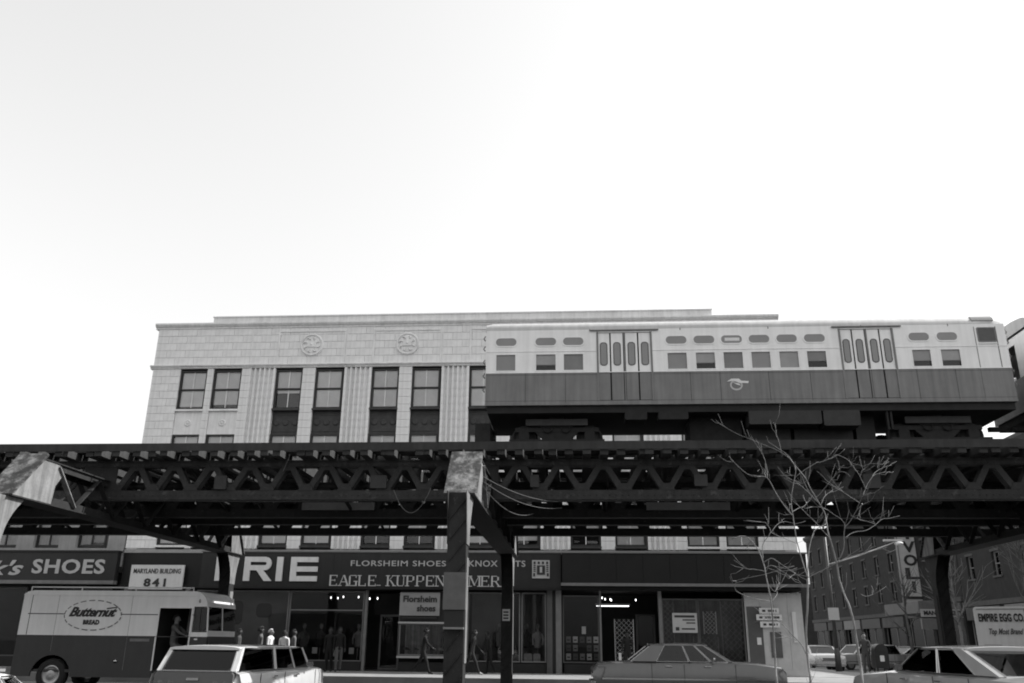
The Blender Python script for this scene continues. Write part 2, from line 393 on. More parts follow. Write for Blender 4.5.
# band above the shop signs
MB().box(BX0, BX1, FY-.02, FY+.5, 5.0, 5.15).build('shop_cornice', mat('shop_cornice', .3, .7, .2), bld)
# ------------------------------------------------------------------ shop fronts of the terracotta building (ground floor)
def glazing(name, x0, x1, z0, z1, y, parent, t=.05, transom=None, fm=None):
    f = MB(); fm = fm or metal_g
    f.box(x0, x0+t, y, y+.08, z0, z1); f.box(x1-t, x1, y, y+.08, z0, z1); f.box(x0+t, x1-t, y, y+.08, z1-t, z1); f.box(x0+t, x1-t, y, y+.08, z0, z0+t)
    if transom: f.box(x0+t, x1-t, y, y+.08, transom-.025, transom+.025)
    o = f.build(name, fm, parent)
    if transom:
        MB().box(x0+t, x1-t, y+.035, y+.043, z0+t, transom-.025).build('pane', glass, o); MB().box(x0+t, x1-t, y+.035, y+.043, transom+.025, z1-t).build('pane', glass, o)
    else: MB().box(x0+t, x1-t, y+.035, y+.043, z0+t, z1-t).build('pane', glass, o)
    return o
G = SW; TOP = 3.5
MB().box(BX0, BX1, FY+4.2, FY+4.4, G-.1, 5.15).build('shop_back_wall', shop_wall, bld)
MB().box(BX0, BX1, FY+.02, FY+4.2, TOP+.02, TOP+.14).build('shop_ceiling', shop_wall, bld)
MB().box(BX0, BX1, FY+.02, FY+4.2, G-.15, G+.012).build('shop_floor', mat('shop_floor', .06), bld)
MB().box(BX1-.3, BX1-.01, FY+.5, FY+16, G-.1, 5.1).build('shop_side_wall', mat('pale_enamel', .42, .5, .15, 2), bld)
MB().box(BX0+.01, BX0+.3, FY+.1, FY+16, G-.1, 5.1).build('shop_side_wall', shop_wall, bld)
MB().box(BX0, BX1, FY+4.4, FY+15.9, G-.1, 5.1).build('ground_storey', shop_wall, bld)
MB().box(BX0+.02, BX1-.02, FY+.03, FY+.4, TOP+.14, 5.0).build('fascia_backing', sign_dark2, bld)
# entrance of the office building, left
ent = MB(); ent.box(-19.9, -19.7, FY, FY+.3, G, TOP); ent.box(-17.1, -16.9, FY, FY+.3, G, TOP); ent.box(-19.7, -17.1, FY+.02, FY+.2, 3.0, 3.2)
ent.build('entrance_frame', metal_g, bld)
glazing('entrance_door', -19.2, -18.3, G, 2.9, FY+1.2, bld); glazing('entrance_door', -18.28, -17.4, G, 2.9, FY+1.2, bld)
# clothing store windows
glazing('shop_window', -16.6, -12.42, .6, 3.42, FY+.05, bld)
MB().box(-16.5, -12.5, FY+.5, FY+.56, .62, 3.4).build('window_backdrop', shop_grey, bld)
glazing('shop_window', -12.38, -9.1, .55, 3.42, FY+.05, bld, transom=2.62)
MB().box(-9.06, -8.94, FY-.02, FY+.15, G, 3.45).build('mullion', metal_g, bld)
glazing('shop_door', -8.7, -7.8, G+.02, 2.5, FY+1.6, bld, t=.08)
MB().box(-9.0, -7.5, FY+1.55, FY+1.7, 2.5, 3.4).build('door_transom', shop_wall, bld)
glazing('shop_window', -7.5, -4.75, .82, 2.1, FY-.02, bld)
MB().box(-7.55, -4.65, FY-.1, FY+.1, 2.1, 2.17).build('window_head', letter_g, bld); MB().box(-7.55, -4.65, FY-.12, FY+.1, .72, .8).build('window_sill', letter_g, bld)
MB().box(-7.4, -4.8, FY+.9, FY+.95, .8, 2.1).build('window_backdrop', mat('curtain', .2, .9, .3, 4, streak=.6), bld)
MB().box(-7.5, -4.7, FY+.0, FY+.12, 2.18, 3.45).build('transom_panel', sign_dark, bld)
glazing('shop_window', -4.6, -2.35, .6, 3.4, FY+.03, bld); glazing('shop_window', -2.3, -1.25, .6, 3.4, FY+.03, bld)
MB().box(-4.5, -2.9, FY+.8, FY+.85, .6, 3.4).build('window_backdrop', shop_grey, bld); MB().box(-2.3, -1.3, FY+1.1, FY+1.15, .6, 3.4).build('window_backdrop', shop_grey, bld)
for a, b in ((-16.6, -12.4), (-12.38, -9.1), (-7.5, -4.7), (-4.6, -1.25), (-.5, 1.0), (3.6, 7.0)): MB().box(a, b, FY, FY+.3, G, .56).build('bulkhead', shop_wall, bld)
MB().box(-1.22, -.98, FY-.06, FY+.3, G, 3.5).build('shop_pier', shop_grey, bld); MB().box(-.97, -.85, FY-.03, FY+.25, G, 3.5).build('shop_pier', sign_dark2, bld); MB().box(-.84, -.6, FY-.06, FY+.3, G, 3.5).build('shop_pier', metal_g, bld)
# right-hand store
glazing('shop_window', -.55, .98, .6, 3.3, FY+.03, bld, fm=shop_grey)
MB().box(1.0, 1.08, FY-.02, FY+.12, G, 3.5).build('mullion', metal_g, bld)
glazing('shop_door', 2.6, 3.45, G+.02, 2.6, FY+1.5, bld, t=.08, fm=shop_grey)
MB().box(3.48, 3.62, FY-.03, FY+.3, G, 3.5).build('mullion', metal_g, bld)
glazing('shop_window', 3.62, 5.1, .58, 3.2, FY+.03, bld, fm=shop_grey); glazing('shop_window', 5.12, 7.0, .58, 3.2, FY+.03, bld, fm=shop_grey)
MB().box(3.6, 7.0, FY+.8, FY+.84, .6, 3.2).build('window_backdrop', mat('drape', .09, .9, .4, 3, streak=.5), bld)
def gate(x0, x1, z0, z1, y, m, sp=.17):
    """folding lattice gate of crossed bars"""
    mb = MB(); h = z1-z0; wd = x1-x0
    n = int((wd+h)/sp)
    for i in range(n):
        o = i*sp
        for sgn in (1, -1):
            a = max(0, o-h); b = min(o, wd)
            if b-a < .02: continue
            pa = (a, o-a) if True else 0; pb = (b, o-b)
            X0, X1 = (x0+pa[0], x0+pb[0]) if sgn > 0 else (x1-pa[0], x1-pb[0])
            yy = y+(0 if sgn > 0 else .012); mb.beam((X0, yy, z0+pa[1]), (X1, yy, z0+pb[1]), .008, .022, (0,1,0))
    mb.box(x0-.02, x0, y-.01, y+.02, z0, z1); mb.box(x1, x1+.02, y-.01, y+.02, z0, z1)
    return mb.build('lattice_gate', m, bld)
gate(1.65, 2.42, .3, 2.36, FY+.4, sign_white, .2); gate(5.36, 5.86, 1.8, 2.7, FY+.2, sign_white, .17)
gate(6.1, 7.0, .6, 3.1, FY+.2, metal_g, .24); gate(3.66, 4.1, .6, 3.1, FY+.2, metal_g, .22); gate(4.9, 5.9, .6, 1.7, FY+.25, metal_g, .24)
# pale corner with service door and tiled return
cor = MB().box(7.05, 9.4, FY+.02, FY+.5, G-.1, 3.45).build('corner_wall', MATS['pale_enamel'], bld)
for i in range(4): MB().box(7.1+i*.57, 7.1+i*.57+.55, FY+.005, FY+.02, G+.3, 3.4).build('panel', MATS['pale_enamel'], cor)
MB().box(7.12, 7.72, FY-.02, FY+.01, G, 2.9).build('corner_door', shop_grey, bld); MB().box(8.0, 8.45, FY-.03, FY+.0, .9, 1.9).build('poster_case', shop_grey, bld)
MB().box(8.95, 9.1, FY-.06, FY+.0, 1.5, 2.7).build('light_strip', sign_white, bld)
# dark fascia of the right-hand store
fas = MB().box(-.55, 9.62, FY-.55, FY+.02, 3.78, 5.0).build('fascia', sign_dark2, bld); MB().box(-.6, 9.66, FY-.6, FY-.5, 3.66, 3.78).build('fascia_trim', metal_g, fas)
for i in range(9): MB().box(-.5+i*1.12, -.5+i*1.12+1.105, FY-.57, FY-.552, 3.8, 4.98).build('panel', sign_dark2, fas)
MB().box(-.6, 9.66, FY-.62, FY-.3, 5.0, 5.06).build('fascia_cap', metal_g, fas)

for a, b, z0, z1 in ((-15.3, -14.6, 2.0, 3.0), (-14.0, -13.3, 2.3, 2.9), (-15.9, -15.5, 1.2, 1.7)): MB().prism(rounded(a, b, z0, z1, .2, 4), 'y', FY+.47, FY+.49).build('backdrop_motif', shop_wall, bld)
for i, x in enumerate((-12.0, -11.3, -10.4, -9.7)): MB().box(x, x+.22, FY+.3, FY+.31, .75+.1*(i % 2), 1.0+.1*(i % 2)).build('price_card', letter_g, bld)
for i, x in enumerate((-4.4, -3.9, -3.3, -2.7)): MB().box(x, x+.28, FY+.35, FY+.36, .68, .9+.08*(i % 3)).build('price_card', metal_g, bld)
# bare bulbs inside
def bulbs(xs, y, z, lab):
    r = empty('light_string', (0,0,0), 0, lab, 'lights'); wire = MB().tube([(xs[0], y, z+.12), (xs[-1], y, z+.12)], .008, 4); wire.build('wire', letter_d, r)
    for i, x in enumerate(xs):
        s = MB().lathe([(.0, -.05), (.018, -.03), (.025, 0), (.018, .03), (.01, .05)], (x+random.uniform(-.06, .06), y+random.uniform(-.3, .3), z+random.uniform(-.05, .08)), 'z', 8).build('bulb', bulb, r)
bulbs([-10.9, -10.55, -10.2, -9.5, -9.1, -8.8], FY+.9, 3.2, 'row of bare bulbs inside the clothing store window')
bulbs([1.15, 1.35, 1.5, 1.6, 2.75], FY+2.2, 3.25, 'bare bulbs hanging in the dark right-hand doorway')

# ------------------------------------------------------------------ signs over the shops
sg = empty('store_sign', (0,0,0), 0, 'long dark sign band reading ERIE and EAGLE KUPPENHEIMER in white letters', 'sign')
MB().box(-16.4, -.6, FY-.3, FY+.02, 3.54, 5.02).build('sign_board', sign_dark, sg)
for i in range(8): MB().box(-16.38+i*1.973, -16.38+i*1.973+1.958, FY-.312, FY-.302, 3.6, 4.96).build('panel', sign_dark, sg)
MB().box(-16.45, -.58, FY-.34, FY-.28, 3.48, 3.54).build('sign_trim', sign_dark2, sg); MB().box(-16.45, -.58, FY-.34, FY-.2, 5.02, 5.07).build('sign_trim', metal_g, sg)
YS = FY-.36
def block_letters(word, x0, ws, z0, h, t, parent):
    """wide slab capitals, one part per letter"""
    for x, ch, wd in zip(x0, word, ws):
        mb = MB(); y0, y1 = YS-.04, YS+.04
        mb.box(x, x+t, y0, y1, z0, z0+h)
        if ch == 'E':
            for zz in (z0, z0+h/2-t*.4, z0+h-t*.8): mb.box(x+t, x+wd, y0, y1, zz, zz+t*.8)
        if ch == 'R':
            n = 8; r0, r1 = h*.28, h*.28-t*.8; cx, cz = x+wd-r0-.02, z0+h-r0
            mb.box(x+t, cx, y0, y1, z0+h-t*.8, z0+h); mb.box(x+t, cx, y0, y1, z0+h-2*r0, z0+h-2*r0+t*.8)
            for i in range(n):
                a, b = R(90-180*i/n), R(90-180*(i+1)/n)
                mb.prism([(cx+r0*math.cos(a), cz+r0*math.sin(a)), (cx+r0*math.cos(b), cz+r0*math.sin(b)), (cx+r1*math.cos(b), cz+r1*math.sin(b)), (cx+r1*math.cos(a), cz+r1*math.sin(a))], 'y', y0, y1)
            mb.prism([(x+wd*.46, z0+h-2*r0), (x+wd*.46+t*1.1, z0+h-2*r0), (x+wd+.04, z0), (x+wd-t*1.1, z0)], 'y', y0, y1)
        mb.build('letter', letter_w, parent)
block_letters('ERIE', [-15.7, -14.43, -12.98, -12.36], [.86, 1.23, .28, 1.2], 3.79, 1.02, .27, sg)
lettering('FLORSHEIM SHOES', -9.72, -5.55, 4.45, .23, YS+.04, letter_g, sg, bold=.015, space=1.1)
lettering('KNOX HATS', -4.56, -2.12, 4.45, .25, YS+.04, letter_g, sg, bold=.015, space=1.1)
# serif capitals drawn as thick and thin strokes
SER = {'E': [('v',0,0,1,1),('h',0,.6,0),('h',0,.6,1),('h',0,.42,.52),('v',.58,0,.22,0),('v',.58,.78,1,0),('v',.42,.42,.62,0)],
 'A': [('d',.0,0,.33,1,0),('d',.33,1,.68,0,1),('h',.13,.53,.36),('s',0,0),('s',.68,0)], 'G': [('v',0,.12,.88,1),('h',.08,.52,0),('h',.08,.52,1),('d',0,.12,.1,0,0),('d',0,.88,.1,1,0),('v',.55,.0,.42,1),('s',.52,.42),('v',.57,.75,1,0)],
 'L': [('v',0,0,1,1),('h',0,.58,0),('v',.56,0,.25,0),('s',0,1)], 'K': [('v',0,0,1,1),('d',.05,.42,.5,1,0),('d',.2,.56,.58,0,1),('s',0,0),('s',0,1),('s',.52,1),('s',.58,0)],
 'U': [('v',0,.15,1,1),('v',.55,.15,1,0),('h',.1,.46,0),('d',0,.17,.12,0,1),('d',.55,.17,.44,0,0),('s',0,1),('s',.55,1)], 'P': [('v',0,0,1,1),('h',0,.4,1),('h',0,.4,.45),('v',.5,.55,.9,1),('d',.38,1,.52,.88,0),('d',.38,.45,.52,.57,0),('s',0,0)],
 'N': [('v',0,0,1,0),('v',.6,0,1,0),('d',.0,1,.6,0,1),('s',0,0),('s',0,1),('s',.6,1)], 'H': [('v',0,0,1,1),('v',.58,0,1,1),('h',0,.58,.5),('s',0,0),('s',0,1),('s',.58,0),('s',.58,1)],
 'I': [('v',0,0,1,1),('s',0,0),('s',0,1)], 'M': [('v',0,0,1,0),('v',.78,0,1,1),('d',0,1,.39,.1,1),('d',.39,.1,.78,1,0),('s',0,0),('s',0,1),('s',.78,0),('s',.78,1)],
 'R': [('v',0,0,1,1),('h',0,.4,1),('h',0,.4,.5),('v',.5,.6,.9,1),('d',.38,1,.52,.88,0),('d',.38,.5,.52,.62,0),('d',.28,.5,.62,0,1),('s',0,0),('s',.62,0)], '.': [('s',0,.04)]}
def serif(word, x0, x1, z0, h, y, m, parent):
    tot = 0; adv = []
    for ch in word:
        a = .45 if ch == ' ' else (.3 if ch in 'I.' else (1.0 if ch == 'M' else .82)); adv.append(a); tot += a
    k = (x1-x0)/tot; x = x0
    for ch, a in zip(word, adv):
        if ch != ' ':
            mb = MB(); n = 0
            for st in SER[ch]:
                n += 1; dy = y-.001*n; T = lambda f: (.15 if f else .06)*h
                if st[0] == 'v': t = T(st[4]); mb.box(x+st[1]*k-t/2+t/2, x+st[1]*k+t, dy-.02, dy, z0+st[2]*h, z0+st[3]*h)
                if st[0] == 'h': t = .065*h; zz = z0+st[3]*(h-t); mb.box(x+st[1]*k, x+st[2]*k+.03, dy-.02, dy, zz, zz+t)
                if st[0] == 'd':
                    t = T(st[5]); mb.prism([(x+st[1]*k, z0+st[2]*h), (x+st[1]*k+t, z0+st[2]*h), (x+st[3]*k+t, z0+st[4]*h), (x+st[3]*k, z0+st[4]*h)], 'y', dy-.02, dy)
                if st[0] == 's': t = .07*h; zz = z0+st[2]*(h-t); mb.box(x+st[1]*k-.06, x+st[1]*k+.13*h+.06, dy-.02, dy, zz, zz+t)
            mb.build('letter', m, parent)
        x += a*k
serif('EAGLE. KUPPENHEIMER', -10.6, -3.15, 3.61, .45, YS+.04, mat('letter_pale', .5, .5, .1), sg)
em = MB().box(-1.83, -1.08, YS-.0, YS+.06, 3.97, 4.72).build('emblem', letter_g, sg)
q = MB(); q.box(-1.62, -1.28, YS-.03, YS-.004, 4.12, 4.5); q.box(-1.78, -1.7, YS-.02, YS-.004, 4.05, 4.18); q.box(-1.2, -1.12, YS-.02, YS-.004, 4.05, 4.18)
for i in range(4): q.box(-1.77+i*.18, -1.68+i*.18, YS-.02, YS-.004, 4.56, 4.66); q.box(-1.77, -1.68, YS-.02, YS-.004, 4.24+i*.08, 4.28+i*.08); q.box(-1.22, -1.13, YS-.02, YS-.004, 4.24+i*.08, 4.28+i*.08)
q.build('emblem_mark', letter_d, em); MB().box(-1.5, -1.4, YS-.05, YS-.032, 4.2, 4.44).build('emblem_figure', letter_g, em)
# neighbour sign "k's SHOES"
sh = empty('store_sign', (0,0,0), 0, "dark sign reading k's SHOES at the left edge", 'sign')
MB().box(-27.5, -20.25, FY-.35, FY-.05, 3.78, 4.98).build('sign_board', sign_dark, sh)
MB().box(-27.5, -20.25, FY-.4, FY-.05, 3.62, 3.77).build('sign_soffit', metal_g, sh); MB().box(-27.55, -20.2, FY-.4, FY-.05, 4.98, 5.06).build('sign_trim', sign_dark2, sh)
lettering('SHOES', -24.1, -20.75, 4.08, .58, FY-.37, letter_g, sh, bold=.04, space=1.08)
lettering("k's", -26.1, -24.5, 4.0, .62, FY-.37, letter_g, sh, bold=.03, shear=.35)
# number sign
ns = empty('number_sign', (0,0,0), 0, 'white board reading MARYLAND BUILDING 841 above the bread truck', 'sign')
MB().box(-19.62, -17.2, FY-.2, FY-.12, 3.42, 4.46).build('sign_board', sign_white, ns)
lettering('MARYLAND BUILDING', -19.48, -17.34, 4.1, .2, FY-.21, letter_d, ns, bold=.01); lettering('841', -18.95, -17.95, 3.55, .32, FY-.21, letter_d, ns, bold=.05, space=1.3)
MB().box(-19.4, -19.3, FY-.12, FY+.06, 3.8, 3.9).build('bracket', metal_g, ns); MB().box(-17.5, -17.4, FY-.12, FY+.06, 3.8, 3.9).build('bracket', metal_g, ns)
fs = empty('shoe_sign', (0,0,0), 0, 'grey board reading Florsheim shoes over the low shop window', 'sign')
MB().box(-7.5, -5.78, FY-.2, FY-.08, 2.42, 3.36).build('sign_board', mat('sign_grey', .27, .5, .1), fs)
lettering('Florsheim', -7.35, -5.9, 2.98, .26, FY-.21, letter_d, fs, bold=.04); lettering('shoes', -6.75, -5.95, 2.6, .26, FY-.21, letter_d, fs, bold=.04)
MB().box(-7.4, -5.9, FY-.16, FY-.1, 2.3, 2.38).build('sign_ledge', letter_d, fs)
# paper signs in the right store
def board(name, x0, x1, z0, z1, y, m, lines, label, cat='sign', group=None):
    r = empty(name, (0,0,0), 0, label, cat, group); MB().box(x0, x1, y, y+.02, z0, z1).build('board', m, r)
    for i, (a, b, zz, hh) in enumerate(lines): MB().box(a, b, y-.006, y-.002, zz, zz+hh).build('print', letter_d, r)
    return r
ps = board('notice_board', 4.03, 5.05, 1.84, 2.62, FY-.04, letter_g, [(4.15, 4.3, 1.92, .14), (4.4, 4.95, 1.96, .06), (4.6, 4.97, 2.2, .05), (4.45, 4.97, 2.32, .05), (4.12, 4.95, 2.44, .09)], 'pale printed notice board leaning behind the grey sedan roof')
for i, (a, b, z0) in enumerate(((7.62, 8.42, 2.62), (7.48, 8.52, 2.36), (7.62, 8.42, 2.08))):
    board('paper_sign', a, b, z0, z0+.23, FY-.1, sign_white, [(a+.12, a+.25, z0+.07, .09), (a+.35, a+.6, z0+.07, .09), (a+.66, b-.1, z0+.07, .09)], ['topmost', 'middle', 'lowest'][i]+' of three white strip signs on the pale shop corner')
board('notice', 7.45, 7.62, 1.4, 1.68, FY-.05, sign_white, [], 'small white notice on the corner door')
for j in range(3):
    for i in range(5):
        x = -.42+i*.29; z = .72+j*.34
        if (i*7+j*3) % 6 != 5: board('display_card', x, x+.2, z, z+.25, FY+.35+.05*j, [letter_g, shop_grey, metal_g][(i+j) % 3], [(x+.04, x+.16, z+.08, .05)], ['bottom', 'middle', 'top'][j]+' row, '+['first', 'second', 'third', 'fourth', 'fifth'][i]+' from left, card in the shop window grid', 'card', 'cards in the display grid')
board('display_card', .25, .42, 1.75, 2.05, FY+.1, sign_white, [], 'white price card alone in the upper shop window', 'card')
# ------------------------------------------------------------------ elevated railway
el = empty('elevated_railway', (0,0,0), 0, 'dark steel elevated railway on lattice girders crossing the whole street', 'railway')
EX0, EX1 = -27., 26.5
BENTS = [-27., -12.45, -2.36, 12.3, 26.5]
ZB, ZT = 4.82, 5.78                     # girder chords
def girder(y, st):
    ch = MB()
    ch.box(EX0, EX1, y-.14, y-.125, 5.66, ZT); ch.box(EX0, EX1, y+.125, y+.14, 5.66, ZT); ch.box(EX0, EX1, y-.17, y+.17, ZT, ZT+.03); ch.box(EX0, EX1, y-.12, y+.12, 5.64, 5.655)
    ch.box(EX0, EX1, y-.14, y-.125, ZB, 5.03); ch.box(EX0, EX1, y+.125, y+.14, ZB, 5.03); ch.box(EX0, EX1, y-.17, y+.17, ZB-.03, ZB)
    g = ch.build('lattice_girder', st, el)
    for b0, b1 in zip(BENTS, BENTS[1:]):
        n = round((b1-b0-.9)/1.06); p = (b1-b0-.9)/n
        for sx in (b0, b1):
            s = .45 if sx == b0 else -.45
            MB().box(min(sx, sx+s), max(sx, sx+s), y-.124, y-.1, 5.03, 5.655).build('end_plate', steel, g)
        key = round(p, 4)
        me = {}
        for sgn in (0, 1):
            mb = MB(); a, b = ((.04, 5.0), (p/2-.05, 5.72)) if not sgn else ((p/2+.05, 5.72), (p-.04, 5.0))
            mb.beam((a[0], 0, a[1]), (b[0], 0, b[1]), .02, .17, (0,1,0)); mb.v = [(q[0], q[1]-.112, q[2]) for q in mb.v]
            # beam: width along y, height in plane
            me[sgn] = mb
        for sgn in (0, 1):
            a, b = ((.04, 5.0), (p/2-.05, 5.72)) if not sgn else ((p/2+.05, 5.72), (p-.04, 5.0))
            d = Vector((b[0]-a[0], 0, b[1]-a[1])).normalized(); nrm = Vector((-d.z, 0, d.x))*.075
            A_, B_ = Vector((a[0], 0, a[1])), Vector((b[0], 0, b[1]))
            mb = MB()
            for yy in (-.122, .1):
                mb.prism([((A_+nrm).x, (A_+nrm).z), ((A_-nrm).x, (A_-nrm).z), ((B_-nrm).x, (B_-nrm).z), ((B_+nrm).x, (B_+nrm).z)], 'y', yy, yy+.02)
                mb.beam((A_.x, yy+.06, A_.z), (B_.x, yy+.06, B_.z), .08, .015, nrm)
            m_ = mb.mesh('diagonal', st)
            for i in range(n): link('diagonal', m_, g, (b0+.45+i*p, y, 0))
        gs = MB().prism([(-.2, 5.03), (.2, 5.03), (.1, 5.2), (-.1, 5.2)], 'y', -.15, -.141).mesh('gusset', st); gt = MB().prism([(-.2, 5.66), (.2, 5.66), (.13, 5.55), (-.13, 5.55)], 'y', -.124, -.112).mesh('gusset', st)
        for i in range(n+1): link('gusset', gs, g, (b0+.45+i*p, y, .0))
        for i in range(n): link('gusset', gt, g, (b0+.45+(i+.5)*p, y, .0))
    return g
GY = [21.75, 25.0, 26.6, 29.4]
for i, y in enumerate(GY): girder(y, steel if i else mat('el_steel_front', .024, .7, .5, 2, streak=.4, dark=.06, thr=.56, bump=.25, soft=.12))
# cross frames between girders
for i in range(14):
    x = -25+i*3.7
    f = MB()
    for a, b in zip(GY, GY[1:]): f.beam((x, a, 5.7), (x, b, 4.95), .07, .07); f.beam((x, a, 4.95), (x, b, 5.7), .07, .07)
    f.build('cross_frame', steel, el)
# pale plates on the second girder
for x0, x1 in ((-7.95, -5.8), (2.05, 4.4), (12.45, 14.9)): MB().box(x0, x1, 24.72, 24.8, 4.98, 5.2).build('pale_plate', mat('plate', .16, .7, .2), el)
# ties, walkway, rails
tie = MB().prism([(21.0, 5.815), (30., 5.815), (30., 6.2), (22.35, 6.2), (22.3, 6.0), (21.0, 6.0)], 'x', -.1, .1).mesh('tie', timber)
nt_ = int((EX1-EX0)/.43)
for i in range(nt_): link('tie', tie, el, (EX0+.2+i*.43, random.uniform(-.04, .04), random.uniform(-.01, .01)), random.uniform(-.008, .008))
for k, y in enumerate((21.45, 21.75, 25.55, 25.85, 26.15, 29.75)):
    zp = 6.005 if k < 2 else 6.205
    for i in range(9): MB().box(EX0+i*5.95, EX0+i*5.95+5.93, y, y+.27, zp, zp+.03).build('walkway_plank', timber, el)
MB().box(EX0, EX1, 20.93, 20.95, 5.93, 6.13).build('fascia_board', mat('fascia_timber', .04, .9, .3, 2, streak=.3), el)
for yc in (24.0, 27.8):
    for s in (-.72, .72):
        y = yc+s
        MB().prism([(y-.065, 6.21), (y+.065, 6.21), (y+.065, 6.225), (y+.01, 6.245), (y+.01, 6.33), (y+.033, 6.35), (y+.033, 6.385), (y-.033, 6.385), (y-.033, 6.35), (y-.01, 6.33), (y-.01, 6.245), (y-.065, 6.225)], 'x', EX0, EX1).build('rail', rail_m, el)
    for s in (-1.0, 1.0): MB().box(EX0, EX1, yc+s-.09, yc+s+.09, 6.208, 6.36).build('guard_timber', timber, el)
    MB().box(EX0, EX1, yc+1.45, yc+1.53, 6.3, 6.42).build('third_rail', rail_m, el)
# bents: cross girder with sloping ends on two columns
GB, GT = 4.32, 5.42
def bent(x):
    hw = .3
    m = MB()
    Yf, Yr = 17.75, 31.45
    # chords (paired side plates) and bottom plate
    for s in (-1, 1):
        xs = x+s*(hw-.06)
        for z0, z1, ya, yb in ((GB, GB+.16, Yf+.15, Yr-.15), (5.12, 5.26, Yf+.98, Yr-.8)): m.box(xs-.012, xs+.012, ya, yb, z0, z1)
    m.box(x-hw, x+hw, Yf-.02, Yr+.02, GB-.035, GB-.004); m.box(x-hw, x+hw, Yf+.95, Yr-.7, 5.262, 5.29)
    cg = m.build('cross_girder', steel, el)
    # sloping end plates
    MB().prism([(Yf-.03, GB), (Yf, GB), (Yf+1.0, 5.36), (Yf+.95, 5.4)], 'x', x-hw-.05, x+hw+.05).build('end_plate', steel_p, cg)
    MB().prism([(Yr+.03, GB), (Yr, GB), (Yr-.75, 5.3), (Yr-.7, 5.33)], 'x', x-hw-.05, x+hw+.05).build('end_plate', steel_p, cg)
    for s in (-1, 1):
        xs = x+s*(hw-.03)
        # solid web at the ends, coloured as sunlit
        MB().prism([(Yf+.02, GB), (Yf+1.5, GB), (Yf+1.55, 4.75), (Yf+1.75, 5.0), (Yf+1.62, 5.1), (Yf+1.6, 5.26), (Yf+.98, 5.26)], 'x', xs-.01, xs+.01).build('web_plate', steel_lit, cg)
        MB().prism([(Yr-.02, GB), (Yr-1.1, GB), (Yr-1.25, 5.26), (Yr-.75, 5.26)], 'x', xs-.01, xs+.01).build('web_plate', steel_lit, cg)
        ys = [Yf+1.55+(Yr-1.2-Yf-1.55)*i/12 for i in range(13)]
        for i in range(12):
            za, zb = (5.2, GB+.05) if i % 2 == 0 else (GB+.05, 5.2)
            MB().beam((xs-.0, ys[i], za), (xs-.0, ys[i+1], zb), .025, .13, (1,0,0)).build('diagonal', steel_lit if i in (0, 11) else steel, cg)  # end diagonals get the painted sunlit tone, middle ones stay dark
        rv = MB()
        for i in range(14): rv.lathe([(.0, -.012), (.012, -.011), (.018, 0)], (xs+s*.011, Yf+.15+i*.11, GB+.08+(i % 2)*.05), 'x', 6) if s > 0 else None
        if s > 0: tag(rv.build('rivets', steel, cg), kind='stuff')
    for yc, back in ((17.62, 0), (30.95, 1)):
        z0 = -.12
        c = MB(); w2, d2 = .19, .22
        c.box(x-w2, x+w2, yc-d2, yc-d2+.02, z0, GB-.04); c.box(x-w2, x+w2, yc+d2-.02, yc+d2, z0, GB-.04); c.box(x-.015, x+.015, yc-d2+.02, yc+d2-.02, z0, GB-.04)
        for s in (-1, 1): c.box(x+s*(w2-.012)-.008, x+s*(w2-.012)+.008, yc-d2+.021, yc+d2-.021, z0+.5, GB-.1)
        cm = c.build('column', steel, el)
        MB().box(x-.32, x+.32, yc-.34, yc+.34, z0, z0+.12).build('base_plate', steel, cm)
        for s in (-1, 1):
            xs = x+s*(w2+.006)
            # flared side plates under the girder (sun side coloured as sunlit)
            Z3 = 3.25; pr = [(yc-d2-.005, Z3)]
            for t in range(7): a = t/6; pr.append((yc-d2-.005-.5*a**2.2*(.4 if not back else 1.0), Z3+1.03*a))
            pr += [(yc+d2+.5, 4.28)] if not back else [(yc+d2+.25, 4.28)]
            for t in range(6, -1, -1): a = t/6; pr.append((yc+d2+.005+(.5 if not back else .25)*a**2.2, Z3+1.0*a))
            MB().prism(pr, 'x', xs-.008, xs+.008).build('bracket_plate', steel_lit if x < 0 and s > 0 else steel, cm)
            MB().box(xs-.006, xs+.006, yc-.1, yc+d2-.01, 1.0, 3.0).build('side_plate', steel_lit if s > 0 else steel, cm)  # painted sunlit tone on the sun side only
        lc = MB()
        for i in range(9):
            za = z0+.5+i*.42
            lc.beam((x-w2+.03, yc-d2-.008, za), (x+w2-.03, yc-d2-.008, za+.4), .012, .05, (0,1,0))
        lc.build('lacing', steel, cm)
    return cg
for x in BENTS: bent(x)
# hanging wires by the centre column
for k, (a, b, sag) in enumerate((((-1.95, 18.2, 4.75), (-.4, 21.4, 4.7), .12), ((-1.95, 18.2, 4.65), (-.3, 21.4, 4.55), .2), ((-1.95, 18.1, 4.55), (-1.0, 21, 4.35), .25), ((-7.35, 21.5, 5.95), (-7.5, 21.5, 5.5), 0), ((-4.55, 21.4, 5.0), (-3.6, 21.4, 5.05), .6))):
    pts = [Vector(a).lerp(Vector(b), t/12)-Vector((0, 0, sag*4*(t/12)*(1-t/12))) for t in range(13)]
    tag(MB().tube(pts, .007 if k < 3 else .01, 5).build('cable', mat('cable_grey', .1)), ['upper slack cable beside the centre column head', 'middle slack cable beside the centre column head', 'lowest slack cable end beside the centre column head', 'short pale cable loop on the left girder', 'drooping cable loop under the girder left of the column'][k], 'cable')
